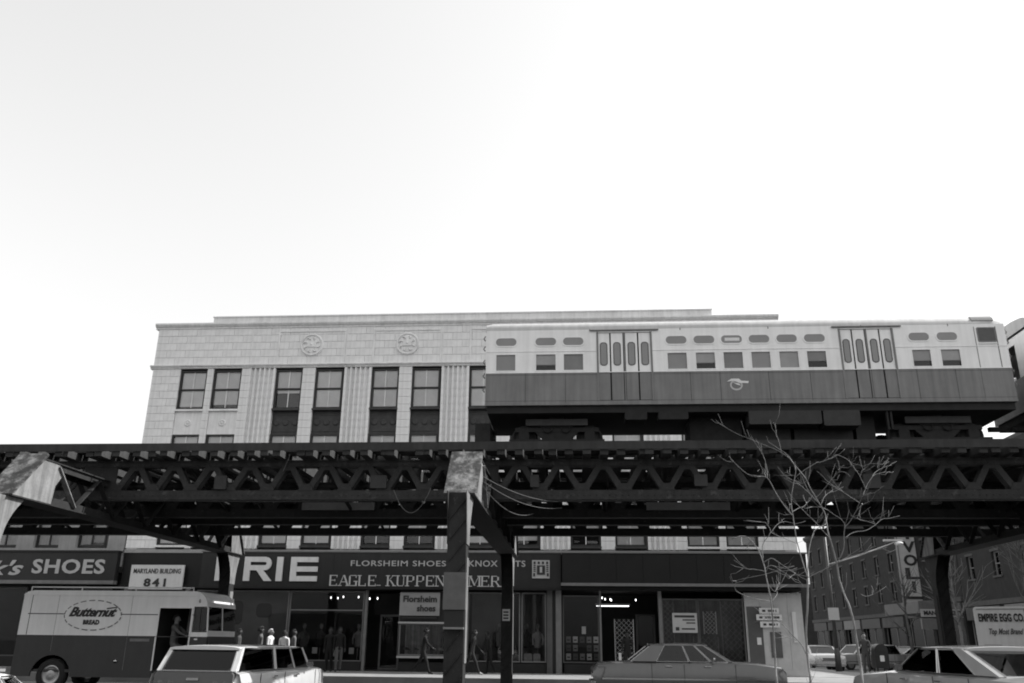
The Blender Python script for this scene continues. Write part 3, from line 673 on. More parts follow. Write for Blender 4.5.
# panels fixed on columns
pb = empty('control_box', (0,0,0), 0, 'flat grey metal panel fixed to the centre street column', 'box')
MB().box(-2.57, -2.13, 17.2, 17.33, 1.98, 2.68).build('cabinet', mat('cabinet', .085, .6, .25, 3), pb); MB().box(-2.55, -2.15, 17.18, 17.3, 1.62, 1.66).build('strap', metal_g, pb); MB().box(-2.54, -2.16, 17.25, 17.36, 1.67, 1.97).build('lower_cabinet', sign_dark2, pb)
board('parking_sign', -2.5, -2.25, 2.08, 2.46, 30.6, sign_white, [(-2.47, -2.29, 2.34, .05), (-2.47, -2.29, 2.24, .05), (-2.47, -2.29, 2.14, .05)], 'small white plate on the rear column')
# conduits and small fittings along the front girder
for k, (z, y) in enumerate(((4.75, 21.6),)): MB().tube([(EX0+i*1.9, y+.012*math.sin(i*2.1+k), z+.012*math.sin(i*1.7)) for i in range(29)], .02, 5).build('conduit', steel, el)
rv_m = MB()
for i in range(int((EX1-EX0)/.16)):
    for z in (4.9, 5.7): rv_m.lathe([(0, -.014), (.013, -.012), (.018, 0)], (EX0+.05+i*.16, GY[0]-.14, z), 'y', 5)
tag(rv_m.build('rivets', steel, el), kind='stuff')
for i in range(13):
    x = EX0+1.3+i*4.1; MB().prism(rounded(x, x+.22+.1*(i % 3), 5.05+.02*(i % 4), 5.4, .02, 2), 'y', 21.52, 21.6).build('junction_box', tr_box, el)
for i in range(24):
    x = EX0+1+i*2.2; MB().box(x, x+random.uniform(.3, 1.4), 22.6+random.random()*6, 23.4+random.random()*6, 5.785, 5.812).build('blocking', timber, el)
# ------------------------------------------------------------------ trains
RZ = 6.385
OV = [(-2.14, -1.54), (-1.03, -.43), (-.26, .33), (2.58, 3.17), (3.34, 3.93), (4.09, 4.68), (4.84, 5.42), (5.59, 6.16), (6.33, 6.91), (9.11, 9.67), (9.85, 10.41)]
LW = [(-2.13, -1.56), (-1.02, -.44), (-.25, .32), (2.6, 3.16), (3.37, 3.92), (4.12, 4.67), (4.87, 5.41), (5.62, 6.16), (6.36, 6.9), (9.14, 9.65), (9.89, 10.42)]
DOORS = [(.7, 2.19), (7.29, 8.71)]
def train(label):
    t = empty('train_car', (-2.4, 24.0, RZ), 0, label, 'train', 'cars of the elevated train'); ox, oz = 2.4, -RZ
    X0, X1 = -2.4, 11.67; hw = 1.42
    def B(mb): mb.v = [(p[0]+ox, p[1], p[2]+oz) for p in mb.v]; return mb
    sk = MB()
    for s in (-1, 1):
        y0, y1 = (-hw, -hw+.06) if s < 0 else (hw-.06, hw)
        def seg(xa, xb, za, zb, mi):
            sk.cur = mi; sk.box(xa, xb, y0, y1, za, zb)
        cuts = [X0]+[v for d in DOORS for v in d]+[X1]
        spans = [(X0, .7), (2.19, 7.29), (8.71, X1)]
        for a, b in spans:
            seg(a, b, 7.5, 8.43, 1); seg(a, b, 8.43, 8.475, 0); seg(a, b, 8.985, 9.68, 0)
            w_ = [q for q in LW if a < q[0] < b]; xs = [a]+[v for q in w_ for v in q]+[b]
            if b == X1: xs = [a, 9.14, 9.65, 9.89, 10.42, X1]
            for i in range(0, len(xs)-1, 2): seg(xs[i], xs[i+1], 8.475, 8.985, 0)
        for a, b in DOORS: seg(a, b, 9.585, 9.68, 0); seg(a, b, 7.5, 7.62, 1)
    sk.cur = 1
    for x in (X0, X1-.05): sk.box(x, x+.05, -hw+.06, hw-.06, 7.5, 8.43)
    sk.cur = 0
    for x in (X0, X1-.05): sk.box(x, x+.05, -hw+.06, -.45, 8.43, 9.62); sk.box(x, x+.05, .45, hw-.06, 8.43, 9.62); sk.box(x, x+.05, -.45, .45, 9.4, 9.62)
    B(sk).build('body', [tr_white, tr_green], t)
    rf = MB(); prof = [(-hw, 9.68), (-hw+.01, 9.76), (-1.38, 9.84), (-1.3, 9.92), (-1.1, 10.0), (-.6, 10.07), (0, 10.09)]; prof = prof+[(-a, z) for a, z in prof[-2::-1]]
    n = len(prof); st = [(X0-.02, .93), (X0+.15, 1.), (X1-.35, 1.), (X1-.1, .97), (X1+.03, .9)]
    vs_ = [(x, y*(1 if k > .98 else .5+k/2), 9.68+(z-9.68)*(1 if k > .98 else k)) for x, k in st for y, z in prof]
    rf.add(vs_, [(i*n+j, i*n+j+1, (i+1)*n+j+1, (i+1)*n+j) for i in range(len(st)-1) for j in range(n-1)], True)
    rf.add([vs_[j] for j in range(n)], [tuple(range(n))]); rf.add([vs_[(len(st)-1)*n+j] for j in range(n)], [tuple(range(n))])
    roof = B(rf).build('roof', mat('train_roof', .5, .5, .12, 1.5, streak=.15), t)
    for x in (.5, 3.0, 5.4, 7.9, 10.2): B(MB().box(x-.012, x+.012, -hw-.004, -hw+.1, 9.63, 9.7)).build('roof_seam', metal_g, roof)
    B(MB().prism([(-1.43, 9.78), (-1.39, 9.86), (-1.31, 9.94), (-1.29, 9.92), (-1.36, 9.84), (-1.4, 9.77)], 'x', 10.85, 11.42)).build('vent_grille', tr_glass, roof)
    B(MB().box(X0, X1, -hw-.012, -hw, 8.42, 8.44)).build('belt_rail', tr_white, t); [B(MB().box(a, b, -hw-.012, -hw, 9.04, 9.055)).build('drip_rail', tr_white, t) for a, b in ((X0, .68), (2.21, 7.27), (8.73, X1))]
    B(MB().box(X0, X1, -hw-.02, -hw, 7.5, 7.56)).build('rub_rail', tr_green, t); B(MB().box(.5, 2.4, -hw-.05, -hw, 9.63, 9.66)).build('door_rail', metal_g, t); B(MB().box(7.1, 8.95, -hw-.05, -hw, 9.63, 9.66)).build('door_rail', metal_g, t)
    # side windows
    for i, (a, b) in enumerate(LW):
        f = MB(); z0, z1 = 8.48, 8.98; y = -hw-.008
        ring(f, [(a-.012, z0-.012), (b+.012, z0-.012), (b+.012, z1+.012), (a-.012, z1+.012)], [(a+.02, z0+.02), (b-.02, z0+.02), (b-.02, z1-.02), (a+.02, z1-.02)], y, y+.03)
        wd = B(f).build('window', tr_white, t)
        k = [1, .62, 1, 1, .6, 1, 1, 1, .55, .62, .62][i]; zs = z1-.02-(z1-z0-.04)*k
        B(MB().box(a+.02, b-.02, -hw+.03, -hw+.038, zs, z1-.02)).build('shade', [tr_glass, mat('train_pane_dark', .14, .12, .2, 1.5, spec=.6), mat('train_pane_pale', .26, .15, .2, 1.5, spec=.6)][(i*5) % 3], wd)
        if k < 1: B(MB().box(a+.02, b-.02, -hw+.025, -hw+.05, zs-.025, zs)).build('sash_rail', metal_g, wd); B(MB().box(a+.02, b-.02, -hw+.045, -hw+.05, z0+.02, zs-.025)).build('pane', car_glass, wd)
        for s in (1,): B(MB().box(a+.02, b-.02, hw-.04, hw-.03, z0+.02, z1-.02)).build('far_pane', car_glass, wd)
    for a, b in OV:
        f = MB(); ring(f, rounded(a-.02, b+.02, 9.19, 9.48, .14), rounded(a+.012, b-.012, 9.222, 9.448, .108), -hw-.012, -hw)
        wd = B(f).build('standee_window', tr_white, t); B(MB().prism(rounded(a+.012, b-.012, 9.222, 9.448, .108), 'y', -hw-.006, -hw-.001)).build('pane', tr_glass, wd)
    B(MB().box(4.2, 4.6, -hw-.009, -hw-.007, 9.29, 9.38)).build('destination_sign', letter_w, t)
    # doors: two pairs of leaves
    for a, b in DOORS:
        lw = (b-a-.1)/4; d0 = B(MB().box(a, b, -hw+.06, -hw+.1, 7.62, 9.585)).build('doorway', tr_dark, t)
        for i in range(4):
            xa = a+.012+i*(lw+.02)+(.03 if i > 1 else 0); xb = xa+lw-.02; y = -hw+.018
            m = MB(); m.cur = 1; m.box(xa, xb, y, y+.03, 7.64, 8.43); m.cur = 0; m.box(xa, xb, y, y+.03, 8.431, 9.57); lf = B(m).build('door_leaf', [tr_white, tr_green], t)
            f = MB(); ring(f, rounded(xa+.06, xb-.06, 8.62, 9.3, .085), rounded(xa+.078, xb-.078, 8.638, 9.282, .068), y-.01, y); B(f).build('gasket', tr_dark, lf)
            B(MB().prism(rounded(xa+.078, xb-.078, 8.638, 9.282, .068), 'y', y-.005, y-.001)).build('pane', tr_glass, lf)
        B(MB().box((a+b)/2-.018, (a+b)/2+.018, -hw+.0, -hw+.05, 7.63, 9.58)).build('door_post', metal_g, d0)
        for x in (a-.02, b-.03): B(MB().box(x, x+.05, -hw-.014, -hw+.02, 7.62, 9.6)).build('door_jamb', tr_green, d0)
    # cab end
    f = MB(); ring(f, rounded(10.93, 11.42, 9.16, 9.58, .04), rounded(10.96, 11.39, 9.19, 9.55, .03), -hw-.012, -hw); cw = B(f).build('cab_window', metal_g, t)
    B(MB().prism(rounded(10.96, 11.39, 9.19, 9.55, .03), 'y', -hw-.006, -hw-.001)).build('pane', mat('cab_pane', .06, .08, .2), cw)
    B(MB().box(10.93, 11.42, -hw-.02, -hw-.001, 9.1, 9.13)).build('cab_sill', letter_w, cw)
    B(MB().box(10.86, 10.875, -hw-.008, -hw-.001, 7.56, 9.6)).build('corner_seam', metal_g, t); B(MB().box(11.42, 11.435, -hw-.008, -hw-.001, 8.45, 9.6)).build('corner_seam', tr_dark, t)
    for x in (X0-.03, X1+.02):
        for z in (7.9, 8.3, 8.7, 9.1, 9.4): B(MB().tube([(x, -hw+.05, z), (x-.05 if x < 0 else x+.05, -hw+.06, z+.06), (x, -hw+.05, z+.14)], .018, 5)).build('grab_iron', metal_g, t)
    for x in (-1.3, -.2, 3.2, 4.0, 5.3, 6.4, 9.2, 10.2): B(MB().box(x, x+.008, -hw-.003, -hw, 7.57, 8.41)).build('panel_seam', tr_dark, t)
    for z in (7.62, 8.36): B(MB().box(X0, .68, -hw-.003, -hw, z, z+.006)).build('panel_seam', tr_dark, t); B(MB().box(2.21, 7.27, -hw-.003, -hw, z, z+.006)).build('panel_seam', tr_dark, t); B(MB().box(8.73, X1, -hw-.003, -hw, z, z+.006)).build('panel_seam', tr_dark, t)
    # emblem: ring and wing
    e = MB(); ring(e, [(4.42+.17*math.cos(R(a)), 8.02+.15*math.sin(R(a))) for a in range(0, 360, 18)], [(4.42+.125*math.cos(R(a)), 8.02+.105*math.sin(R(a))) for a in range(0, 360, 18)], -hw-.006, -hw-.001)
    em_ = B(e).build('emblem', letter_g, t)
    q = MB(); q.prism([(4.17, 8.12), (4.3, 8.2), (4.5, 8.2), (4.56, 8.14), (4.76, 8.13), (4.74, 8.07), (4.5, 8.08), (4.36, 8.14)], 'y', -hw-.01, -hw-.007); q.prism([(4.33, 8.1), (4.5, 8.06), (4.54, 8.0), (4.44, 8.03)], 'y', -hw-.01, -hw-.007); B(q).build('emblem_wing', letter_w, em_)
    # underframe
    u = MB(); u.box(X0+.06, X1-.06, -1.355, 1.355, 7.3, 7.56); u.box(X0-.2, X0+.2, -.07, .07, 7.02, 7.14); u.box(X1-.2, X1+.3, -.07, .07, 7.02, 7.14)
    for a, b in DOORS: u.box(a-.02, b+.02, hw-.05, hw-.01, 7.6, 9.6)
    B(u).build('underframe', tr_dark, t)
    for a, b, z in ((4.7, 6.6, 6.95), (6.65, 7.6, 6.9), (7.65, 8.15, 6.62), (2.3, 3.1, 7.1), (3.2, 4.6, 6.5), (1.4, 2.0, 7.1), (4.75, 5.9, 6.5), (6.0, 7.55, 6.5)): B(MB().prism(rounded(a, b, z, 7.318, .04, 2), 'y', *((-1.36, -.8) if z > 6.65 else (-.75, .4)))).build('equipment_box', tr_box if a > 4.5 else tr_dark, t)
    for x in (8.3, 8.4): B(MB().box(x, x+.05, -1.3, -1.2, 6.8, 7.3)).build('hanger', tr_dark, t)
    for xc in (-.45, 9.7):
        k = MB()
        for s in (-1, 1):
            y = s*.93; k.box(xc-1.15, xc+1.15, y-.05, y+.05, 6.86, 6.98); k.box(xc-.45, xc+.45, y-.08, y+.08, 6.98, 7.16); k.prism([(xc-.6, 6.86), (xc+.6, 6.86), (xc+.35, 6.62), (xc-.35, 6.62)], 'y', y-.04, y+.04)
            for dx in (-.9, .9): k.prism(rounded(xc+dx-.14, xc+dx+.14, 6.6, 6.86, .05, 3), 'y', y-.1, y+.1)
            k.box(xc-1.3, xc+1.3, y+s*.12, y+s*.2, 6.52, 6.62)
        k.box(xc-.2, xc+.2, -.9, .9, 6.85, 7.3)
        tk = B(k).build('wheel_truck', tr_dark, t)
        B(MB().box(xc-.85, xc+.85, -1.08, -1.02, 7.02, 7.2)).build('spring_beam', tr_box, tk)
        for dx in (-.9, .9): B(MB().lathe([(0, -.8), (.12, -.8), (.13, -.76), (.28, -.75), (.3, -.79), (.345, -.79), (.35, -.68), (.37, -.66), (.0, -.65)], (xc+dx, 0, RZ+.352), 'y', 24)).build('wheel', tr_box, tk); B(MB().lathe([(0, .65), (.37, .66), (.35, .68), (.345, .79), (.3, .79), (.28, .75), (0, .8)], (xc+dx, 0, RZ+.352), 'y', 24)).build('wheel', tr_box, tk)
        for dx in (-.25, .25): B(MB().lathe([(.1, -1.02), (.13, -1.02), (.13, -.9), (.1, -.9)], (xc+dx, 0, 6.95), 'y', 12)).build('spring', tr_dark, tk)
    return t
tc1 = train('cream and dark green train car with two double doors in full view')
tc2 = copy_tree(tc1); tc2.location.x += 14.75; tc2['label'] = 'second cream train car cut off at the right edge'
for k, z in enumerate((.15, .4, .6)): MB().tube([(-.35, -.5+.4*k, z+.35), (-.28, -.5+.4*k, z), (-.1, -.4+.4*k, z+.1)], .03, 5).build('hose', tr_dark, tc1)
MB().box(-.32, .1, -.9, .9, .12, .75).build('coupler_pocket', tr_dark, tc1)
# ------------------------------------------------------------------ neighbour building on the left
nb = empty('shoe_store_building', (0,0,0), 0, 'low two storey building behind the sign at the left edge', 'building')
NBX0, NBX1 = -30., -20.22
m = MB(); m.box(NBX0, NBX1, FY+.35, FY+14, 5.0, 8.9); m.box(NBX0, NBX1, FY, FY+.4, 7.3, 9.0); m.box(NBX0, NBX1, FY+4, FY+14, -.1, 5.0); m.box(NBX0, NBX1, FY, FY+4, 4.4, 5.2)
for x in (-30, -27.4, -25.3, -23.3, -21.0): m.box(x, x+.8, FY, FY+.4, 5.2, 7.3)
m.build('wall', mat('pale_stone', .3, .85, .15, 2, streak=.15), nb)
for x in (-29.2, -26.6, -24.5, -22.5):
    f = MB().box(x, x+1.3, FY+.18, FY+.24, 5.25, 5.35); f.box(x, x+.08, FY+.18, FY+.24, 5.35, 7.25); f.box(x+1.22, x+1.3, FY+.18, FY+.24, 5.35, 7.25); f.box(x+.62, x+.68, FY+.18, FY+.24, 5.35, 7.25)
    wn = f.build('window', frame_m, nb); MB().box(x+.05, x+1.25, FY+.21, FY+.22, 5.3, 7.25).build('pane', win_glass, wn)
for a, b in ((-29.9, -27.), (-26.9, -24.4), (-23.2, -20.5)): glazing('shop_window', a, b, .6, 3.5, FY+.05, nb, fm=shop_grey)
MB().box(NBX0, NBX1, FY+.02, FY+.3, SW, .6).build('bulkhead', shop_wall, nb); MB().box(NBX0, NBX1, FY+3.8, FY+4, SW, 4.4).build('shop_back_wall', shop_wall, nb)
MB().box(NBX0, NBX1, FY+.02, FY+3.8, SW-.1, SW+.01).build('shop_floor', shop_wall, nb)
# ------------------------------------------------------------------ brick buildings on the far side of the cross street (plane X=26)
def brick_building(label, ya, yb, h, n, rows, gz, name='brick_building', m=None, trim=stone_m, shop=True, wz=1.45):
    X = 26.; b = empty(name, (X, ya, 0), 0, label, 'building'); D = yb-ya; m = m or brick_m
    w_ = MB(); w_.box(.35, 14, 0, D, -.1, h)
    zs = [gz]+[v for z in rows for v in (z, z+wz)]+[h]
    for i in range(0, len(zs)-1, 2): w_.box(0, .35, 0, D, zs[i], zs[i+1])
    sp = D/n
    for z in rows:
        for i in range(n+1):
            c = i*sp; a0, a1 = max(0, c-sp/2+.5), min(D, c+sp/2-.5); w_.box(0, .35, a0, a1, z, z+wz)
    w_.build('wall', m, b)
    for z in rows:
        for i in range(n):
            c = (i+.5)*sp; f = MB(); t = .07; y0, y1 = c-.5, c+.5
            f.box(.16, .26, y0, y0+t, z, z+wz); f.box(.16, .26, y1-t, y1, z, z+wz); f.box(.16, .26, y0+t, y1-t, z+wz-t, z+wz); f.box(.16, .26, y0+t, y1-t, z+wz/2-.03, z+wz/2+.03)
            wn = f.build('window', mat('window_trim', .22), b); MB().box(.22, .225, y0+t, y1-t, z, z+wz-t).build('pane', win_glass, wn)
            MB().box(-.08, .2, y0-.1, y1+.1, z-.12, z-.002).build('sill', trim, wn); MB().box(-.03, .1, y0-.1, y1+.1, z+wz+.002, z+wz+.16).build('lintel', trim, wn)
            MB().box(.28, .29, y0+t, y1-t, z+(wz*.45 if i % 3 else wz*.1), z+wz-t).build('curtain', roller_m if i % 2 else blind_m, wn)
    MB().prism([(0, 0), (-.12, .05), (-.3, .3), (-.3, .5), (0, .5)], 'y', 0, D).build('cornice', trim, b, (0, 0, h-.3))
    MB().box(-.14, .05, 0, D, gz-.3, gz).build('belt_course', trim, b)
    if shop:
        ns_ = max(2, int(D/5))
        for i in range(ns_):
            y0 = i*D/ns_+.3; y1 = (i+1)*D/ns_-.3
            s = MB().box(-.1, .3, y0, y1, gz-1.15, gz-.35).build('shop_fascia', [shop_grey, sign_dark, metal_g][i % 3], b)
            f = MB().box(.2, .3, y0, y1, .4, .55); f.box(.2, .3, y0, y0+.1, .5, gz-1.15); f.box(.2, .3, y1-.1, y1, .5, gz-1.15); f.box(.2, .3, (y0+y1)/2-.05, (y0+y1)/2+.05, .5, gz-1.15); wn = f.build('shop_window', metal_g, b)
            MB().box(.24, .245, y0, y1, .5, gz-1.15).build('pane', glass, wn)
            MB().box(-.02, .35, i*D/ns_-.3+(.3 if i == 0 else 0), i*D/ns_+.3, 0, gz-.3).build('shop_pier', brick_dk, b)
    return b
brick_building('dark brick building with rows of sash windows across the side street', 73., 100.6, 12.6, 8, [4.9, 7.2, 9.6], 4.0)
th = brick_building('dark theatre building carrying the tall vertical sign', 62., 72.9, 14, 3, [7.5, 10], 4.6, 'theatre_building', brick_dk)
MB().box(-2.2, 0, 2, 9, 3.6, 4.4).build('marquee', mat('marquee', .14, .7, .2), th)
brick_building('brick building with pale windows behind the egg truck', 40., 61.9, 13., 6, [5.6, 9.], 4.2)
# vertical theatre sign
tv = empty('theatre_sign', (0,0,0), 0, 'tall pale vertical sign reading TIVOLI above the side street', 'sign')
MB().box(24.72, 26.3, 69.0, 69.3, 3.6, 11.3).build('sign_board', mat('sign_cream', .5, .6, .12), tv)
MB().box(24.66, 24.72, 68.95, 69.35, 3.6, 11.3).build('sign_edge', metal_g, tv); MB().box(26.3, 26.36, 68.95, 69.35, 3.6, 11.3).build('sign_edge', metal_g, tv)
for i, ch in enumerate('TIVOLI'): lettering(ch, 25.02+(.36 if ch == 'I' else 0), 26.0-(.36 if ch == 'I' else 0), 10.2-.99*i, .76, 68.98, letter_d, tv, 'letter', bold=.05)
for k, z in enumerate((4.75, 4.35, 3.95)): MB().box(24.9, 26.1, 68.96, 68.99, z, z+.2).build('small_print', letter_d, tv)
# shop board
sb = board('shop_board', 23.3, 26.2, 3.3, 3.8, 62.5, letter_g, [], 'grey shop board low beside the dark column at right'); MB().box(23.3, 26.2, 62.5, 62.7, 2.5, 3.2).build('lower_board', metal_g, sb)
lettering('MANAGEMENT', 23.5, 26.0, 3.43, .26, 62.47, letter_d, sb, bold=.05)
bpy.data.objects.remove(sb.children[-1]) if False else None
# blocks further along the street on the left of the cross street
brick_building('far brick block closing the side street', 120., 150., 9, 6, [4.5], 4.0)

# ------------------------------------------------------------------ street furniture
mbx = empty('mailbox', (13.05, 40.3, SW), R(4), 'dark round topped mailbox on the corner beside a standing man', 'mailbox')
pr = [(-.29, .32), (.29, .32)]+[(.29*math.cos(R(a)), 1.02+.29*math.sin(R(a))) for a in range(0, 181, 15)]
MB().prism(pr, 'y', -.25, .25).build('body', mat('mailbox_paint', .015, .4, .2), mbx)
for x in (-.22, .22):
    for y in (-.18, .18): MB().box(x-.03, x+.03, y-.03, y+.03, 0, .33).build('leg', MATS['mailbox_paint'], mbx)
MB().box(-.24, .24, -.28, -.25, 1.0, 1.14).build('hatch', MATS['mailbox_paint'], mbx); MB().prism(rounded(-.09, .09, .6, .84, .02), 'y', -.262, -.252).build('label_plate', sign_white, mbx)
pl = empty('street_lamp', (13.15, 47., SW), 0, 'tall thin lamp pole with a small plate on the far corner', 'street lamp')
MB().tube([(0,0,0), (0,0,7.6)], [.11, .07], 8).build('post', mat('pole_paint', .05, .5), pl); MB().tube([(0,0,0), (0,0,1.1)], [.17, .13], 8).build('base', MATS['pole_paint'], pl)
MB().box(-.27, .27, -.13, -.11, 2.45, 3.05).build('plate', letter_g, pl)
MB().tube([(0, 0, 5.2), (1.6, 0, 5.65), (3.0, 0, 6.15), (3.6, 0, 6.38)], [.045, .04, .04, .04], 6).build('arm', letter_g, pl)
MB().lathe([(0, -.12), (.14, -.1), (.22, -.02), (.22, .03), (.1, .09), (0, .1)], (3.75, 0, 6.3), 'z', 14).build('lamp_bowl', letter_w, pl); MB().box(3.0, 3.95, -.1, .1, 6.4, 6.5).build('lamp_hood', letter_g, pl)
# ------------------------------------------------------------------ vehicles
def wheel(parent, x, y, r=.34, w_=.19, side=-1):
    o = -1 if side < 0 else 1
    t = MB().lathe([(r*.62, -w_/2), (r*.9, -w_/2), (r, -w_*.32), (r, w_*.32), (r*.9, w_/2), (r*.62, w_/2)], (x, y, r), 'y', 22).build('wheel', rubber, parent)
    MB().lathe([(0, -w_*.42*1), (r*.25, -w_*.44), (r*.5, -w_*.34), (r*.62, -w_*.46), (r*.64, -w_*.3)] if o < 0 else [(0, w_*.42), (r*.25, w_*.44), (r*.5, w_*.34), (r*.62, w_*.46), (r*.64, w_*.3)], (x, y, r), 'y', 22).build('rim', hub_m, t)
def boolean_cut(ob, cyls):
    cut = MB()
    for x, z, r in cyls: cut.lathe([(0, -3), (r, -3), (r, 3), (0, 3)], (x, 0, z), 'y', 20)
    c = cut.build('cutter', rubber)
    md = ob.modifiers.new('b', 'BOOLEAN'); md.operation = 'DIFFERENCE'; md.object = c; md.solver = 'EXACT'
    dg = bpy.context.evaluated_depsgraph_get(); me = bpy.data.meshes.new_from_object(ob.evaluated_get(dg)); old = ob.data; ob.modifiers.clear(); ob.data = me; me.set_sharp_from_angle(angle=R(32))
    bpy.data.meshes.remove(old); bpy.data.objects.remove(c)
def body_loft(stations, zl=.28, m=None, name='body', parent=None):
    """stations: x, half width, top z, (crown); ring from sill to top"""
    vs_ = []; n = 11
    for x, w_, zt, cr in stations:
        h = [(-.88*w_, zl), (-.985*w_, zl+.1), (-w_, zl+.28), (-.995*w_, zt-.16), (-.95*w_, zt-.035), (-.84*w_, zt+.005)]
        ring_ = h+[(-.42*w_, zt+cr*.8)]; ring_ = ring_+[(0, zt+cr)]+[(-a, b) for a, b in ring_[::-1]]
        n = len(ring_); vs_ += [(x, a, b) for a, b in ring_]
    k = len(stations); mb = MB()
    mb.add(vs_, [(i*n+j, i*n+(j+1) % n, (i+1)*n+(j+1) % n, (i+1)*n+j) for i in range(k-1) for j in range(n)], True)
    o = len(mb.v)-k*n; mb.f += [tuple(range(o, o+n))[::-1], tuple(range(o+(k-1)*n, o+k*n))]; mb.mi += [0, 0]; mb.sm += [False, False]
    return mb.build(name, m, parent)
def car(name, label, cat, loc, rz, pm, L=5.3, W=1.95, zb=.95, zr=1.42, gh=(-1.75, -1.0, .35, 1.15), wins=((.02, .47), (.5, .86), (.89, .985)), wagon=False, roofm=None, group=None, hood=.93, trunk=.93, hd=1):
    """gh: rear glass base, roof rear, roof front, windshield base (x, forward positive); wins: side windows as fractions from rear to front"""
    t = empty(name, loc, rz, label, cat, group); hl = L/2; w2 = W/2
    st = [(-hl+.05, w2*.9, trunk-.16, .0), (-hl+.18, w2*.97, trunk-.03, .02), (-hl+.6, w2, trunk, .03), (gh[0], w2, zb-.02, .03), (0, w2, zb-.02, .0), (gh[3], w2, zb, .03), (gh[3]+.5, w2*.99, hood+.015, .035), (hl-.55, w2*.975, hood-.02, .03), (hl-.15, w2*.95, hood-.08, .02), (hl-.03, w2*.9, hood-.2, 0)]
    bd = body_loft(st, .27, pm, 'body', t)
    wx = (-hl+1.15, hl-.95) if L > 4 else (-hl+.85, hl-.7)
    boolean_cut(bd, [(wx[0], .33, .4), (wx[1], .33, .41)])
    for x in wx:
        for s in (-1, 1): wheel(t, x, s*(w2-.14), .34, .2, s)
    wb, wr = w2*.86, w2*(.76 if not wagon else .8)
    P = lambda f, top, s: ((gh[1]+(gh[2]-gh[1])*f, s*wr, zr-.06) if top else (gh[0]+(gh[3]-gh[0])*f, s*wb, zb-.0))
    rm = roofm or pm
    # roof
    nx, ny = 16, 13; vs_ = []
    for i in range(nx):
        f = i/(nx-1); x = gh[1]-.06+(gh[2]-gh[1]+.12)*f; cf = 1-.05*abs(2*f-1)**6
        for j in range(ny):
            a = -1+2*j/(ny-1); vs_.append((x, a*(wr+.012)*cf, zr-.065+.065*(1-a*a)**.6*(1-.35*(2*f-1)**4)))
    mb = MB().add(vs_, [(i*ny+j, i*ny+j+1, (i+1)*ny+j+1, (i+1)*ny+j) for i in range(nx-1) for j in range(ny-1)], True)
    mb.add([(p[0], p[1]*.97, zr-.095) for p in vs_], [(i*ny+j, (i+1)*ny+j, (i+1)*ny+j+1, i*ny+j+1) for i in range(nx-1) for j in range(ny-1)], False)
    o2 = nx*ny; ed = [j for j in range(ny)]+[i*ny+ny-1 for i in range(1, nx)]+[(nx-1)*ny+j for j in range(ny-2, -1, -1)]+[i*ny for i in range(nx-2, 0, -1)]
    for a, b in zip(ed, ed[1:]+ed[:1]): mb.f.append((a, b, b+o2, a+o2)); mb.mi.append(0); mb.sm.append(False)
    mb.build('roof', rm, t)
    def panel(a, b, c, d, th, m, nm, par=t):
        a, b, c, d = map(Vector, (a, b, c, d)); nrm = (b-a).cross(d-a).normalized()
        cen = (a+b+c+d)/4; inw = nrm if nrm.dot(Vector((0, 0, zb))-cen+Vector((gh[0]/2+gh[3]/2, 0, 0))) > 0 else -nrm
        q = [p+inw*th for p in (a, b, c, d)]
        return MB().add([a, b, c, d]+q, [(0,1,2,3),(7,6,5,4),(0,4,5,1),(1,5,6,2),(2,6,7,3),(3,7,4,0)]).build(nm, m, par)
    edges = [0]+[v for q in wins for v in q]+[1]
    for s in (-1, 1):
        for i in range(len(edges)-1):
            f0, f1 = edges[i], edges[i+1]
            a, b, c, d = P(f0, 0, s), P(f1, 0, s), P(f1, 1, s), P(f0, 1, s)
            if i % 2 == 0: panel(a, b, c, d, .045, rm if i == 0 else pm, 'pillar')
            else:
                g = panel(a, b, c, d, .008, car_glass, 'side_window')
                fr = MB()
                for u, v in ((a, b), (b, c), (c, d), (d, a)): fr.beam(u, v, .014, .014)
                fr.build('window_frame', chrome, g)
    for nm, f in (('rear_window', 0), ('windshield', 1)):
        a, b, c, d = P(f, 0, -1), P(f, 0, 1), P(f, 1, 1), P(f, 1, -1)
        k = .06; lerp = lambda p, q, u: tuple(Vector(p).lerp(Vector(q), u))
        a2, b2, c2, d2 = lerp(a, b, k), lerp(b, a, k), lerp(c, d, k), lerp(d, c, k)
        g = panel(a2, b2, c2, d2, .008, car_glass if f or wagon else rear_glass, nm); fr = MB()
        for u, v in ((a2, b2), (b2, c2), (c2, d2), (d2, a2)): fr.beam(u, v, .022, .022)
        fr.build('window_frame', chrome, g); panel(a, a2, d2, d, .04, rm, 'pillar'); panel(b2, b, c, c2, .04, rm, 'pillar')
    # cabin
    cb = MB().box(gh[0]+.2, gh[3]-.1, -w2*.8, w2*.8, .5, zb-.12).build('cabin', seatm, t)
    mid = (gh[1]+gh[2])/2
    for x in (mid-.75, mid+.25):
        MB().prism([(x-.1, zb-.12), (x+.12, zb-.12), (x-.02, zb+.2), (x-.16, zb+.2)], 'y', -w2*.72, w2*.72).build('seat_back', seatm, t)
    sw = MB(); cx, cy, cz = mid+.85, .38, zb+.03
    sw.tube([(cx+.05*math.sin(R(a)), cy+.19*math.cos(R(a)), cz+.17*math.sin(R(a))) for a in range(0, 361, 24)], .014, 5); sw.build('steering_wheel', hub_m, t)
    MB().box(gh[3]-.35, gh[3]-.1, -w2*.78, w2*.78, zb-.15, zb+.03).build('dashboard', seatm, t)
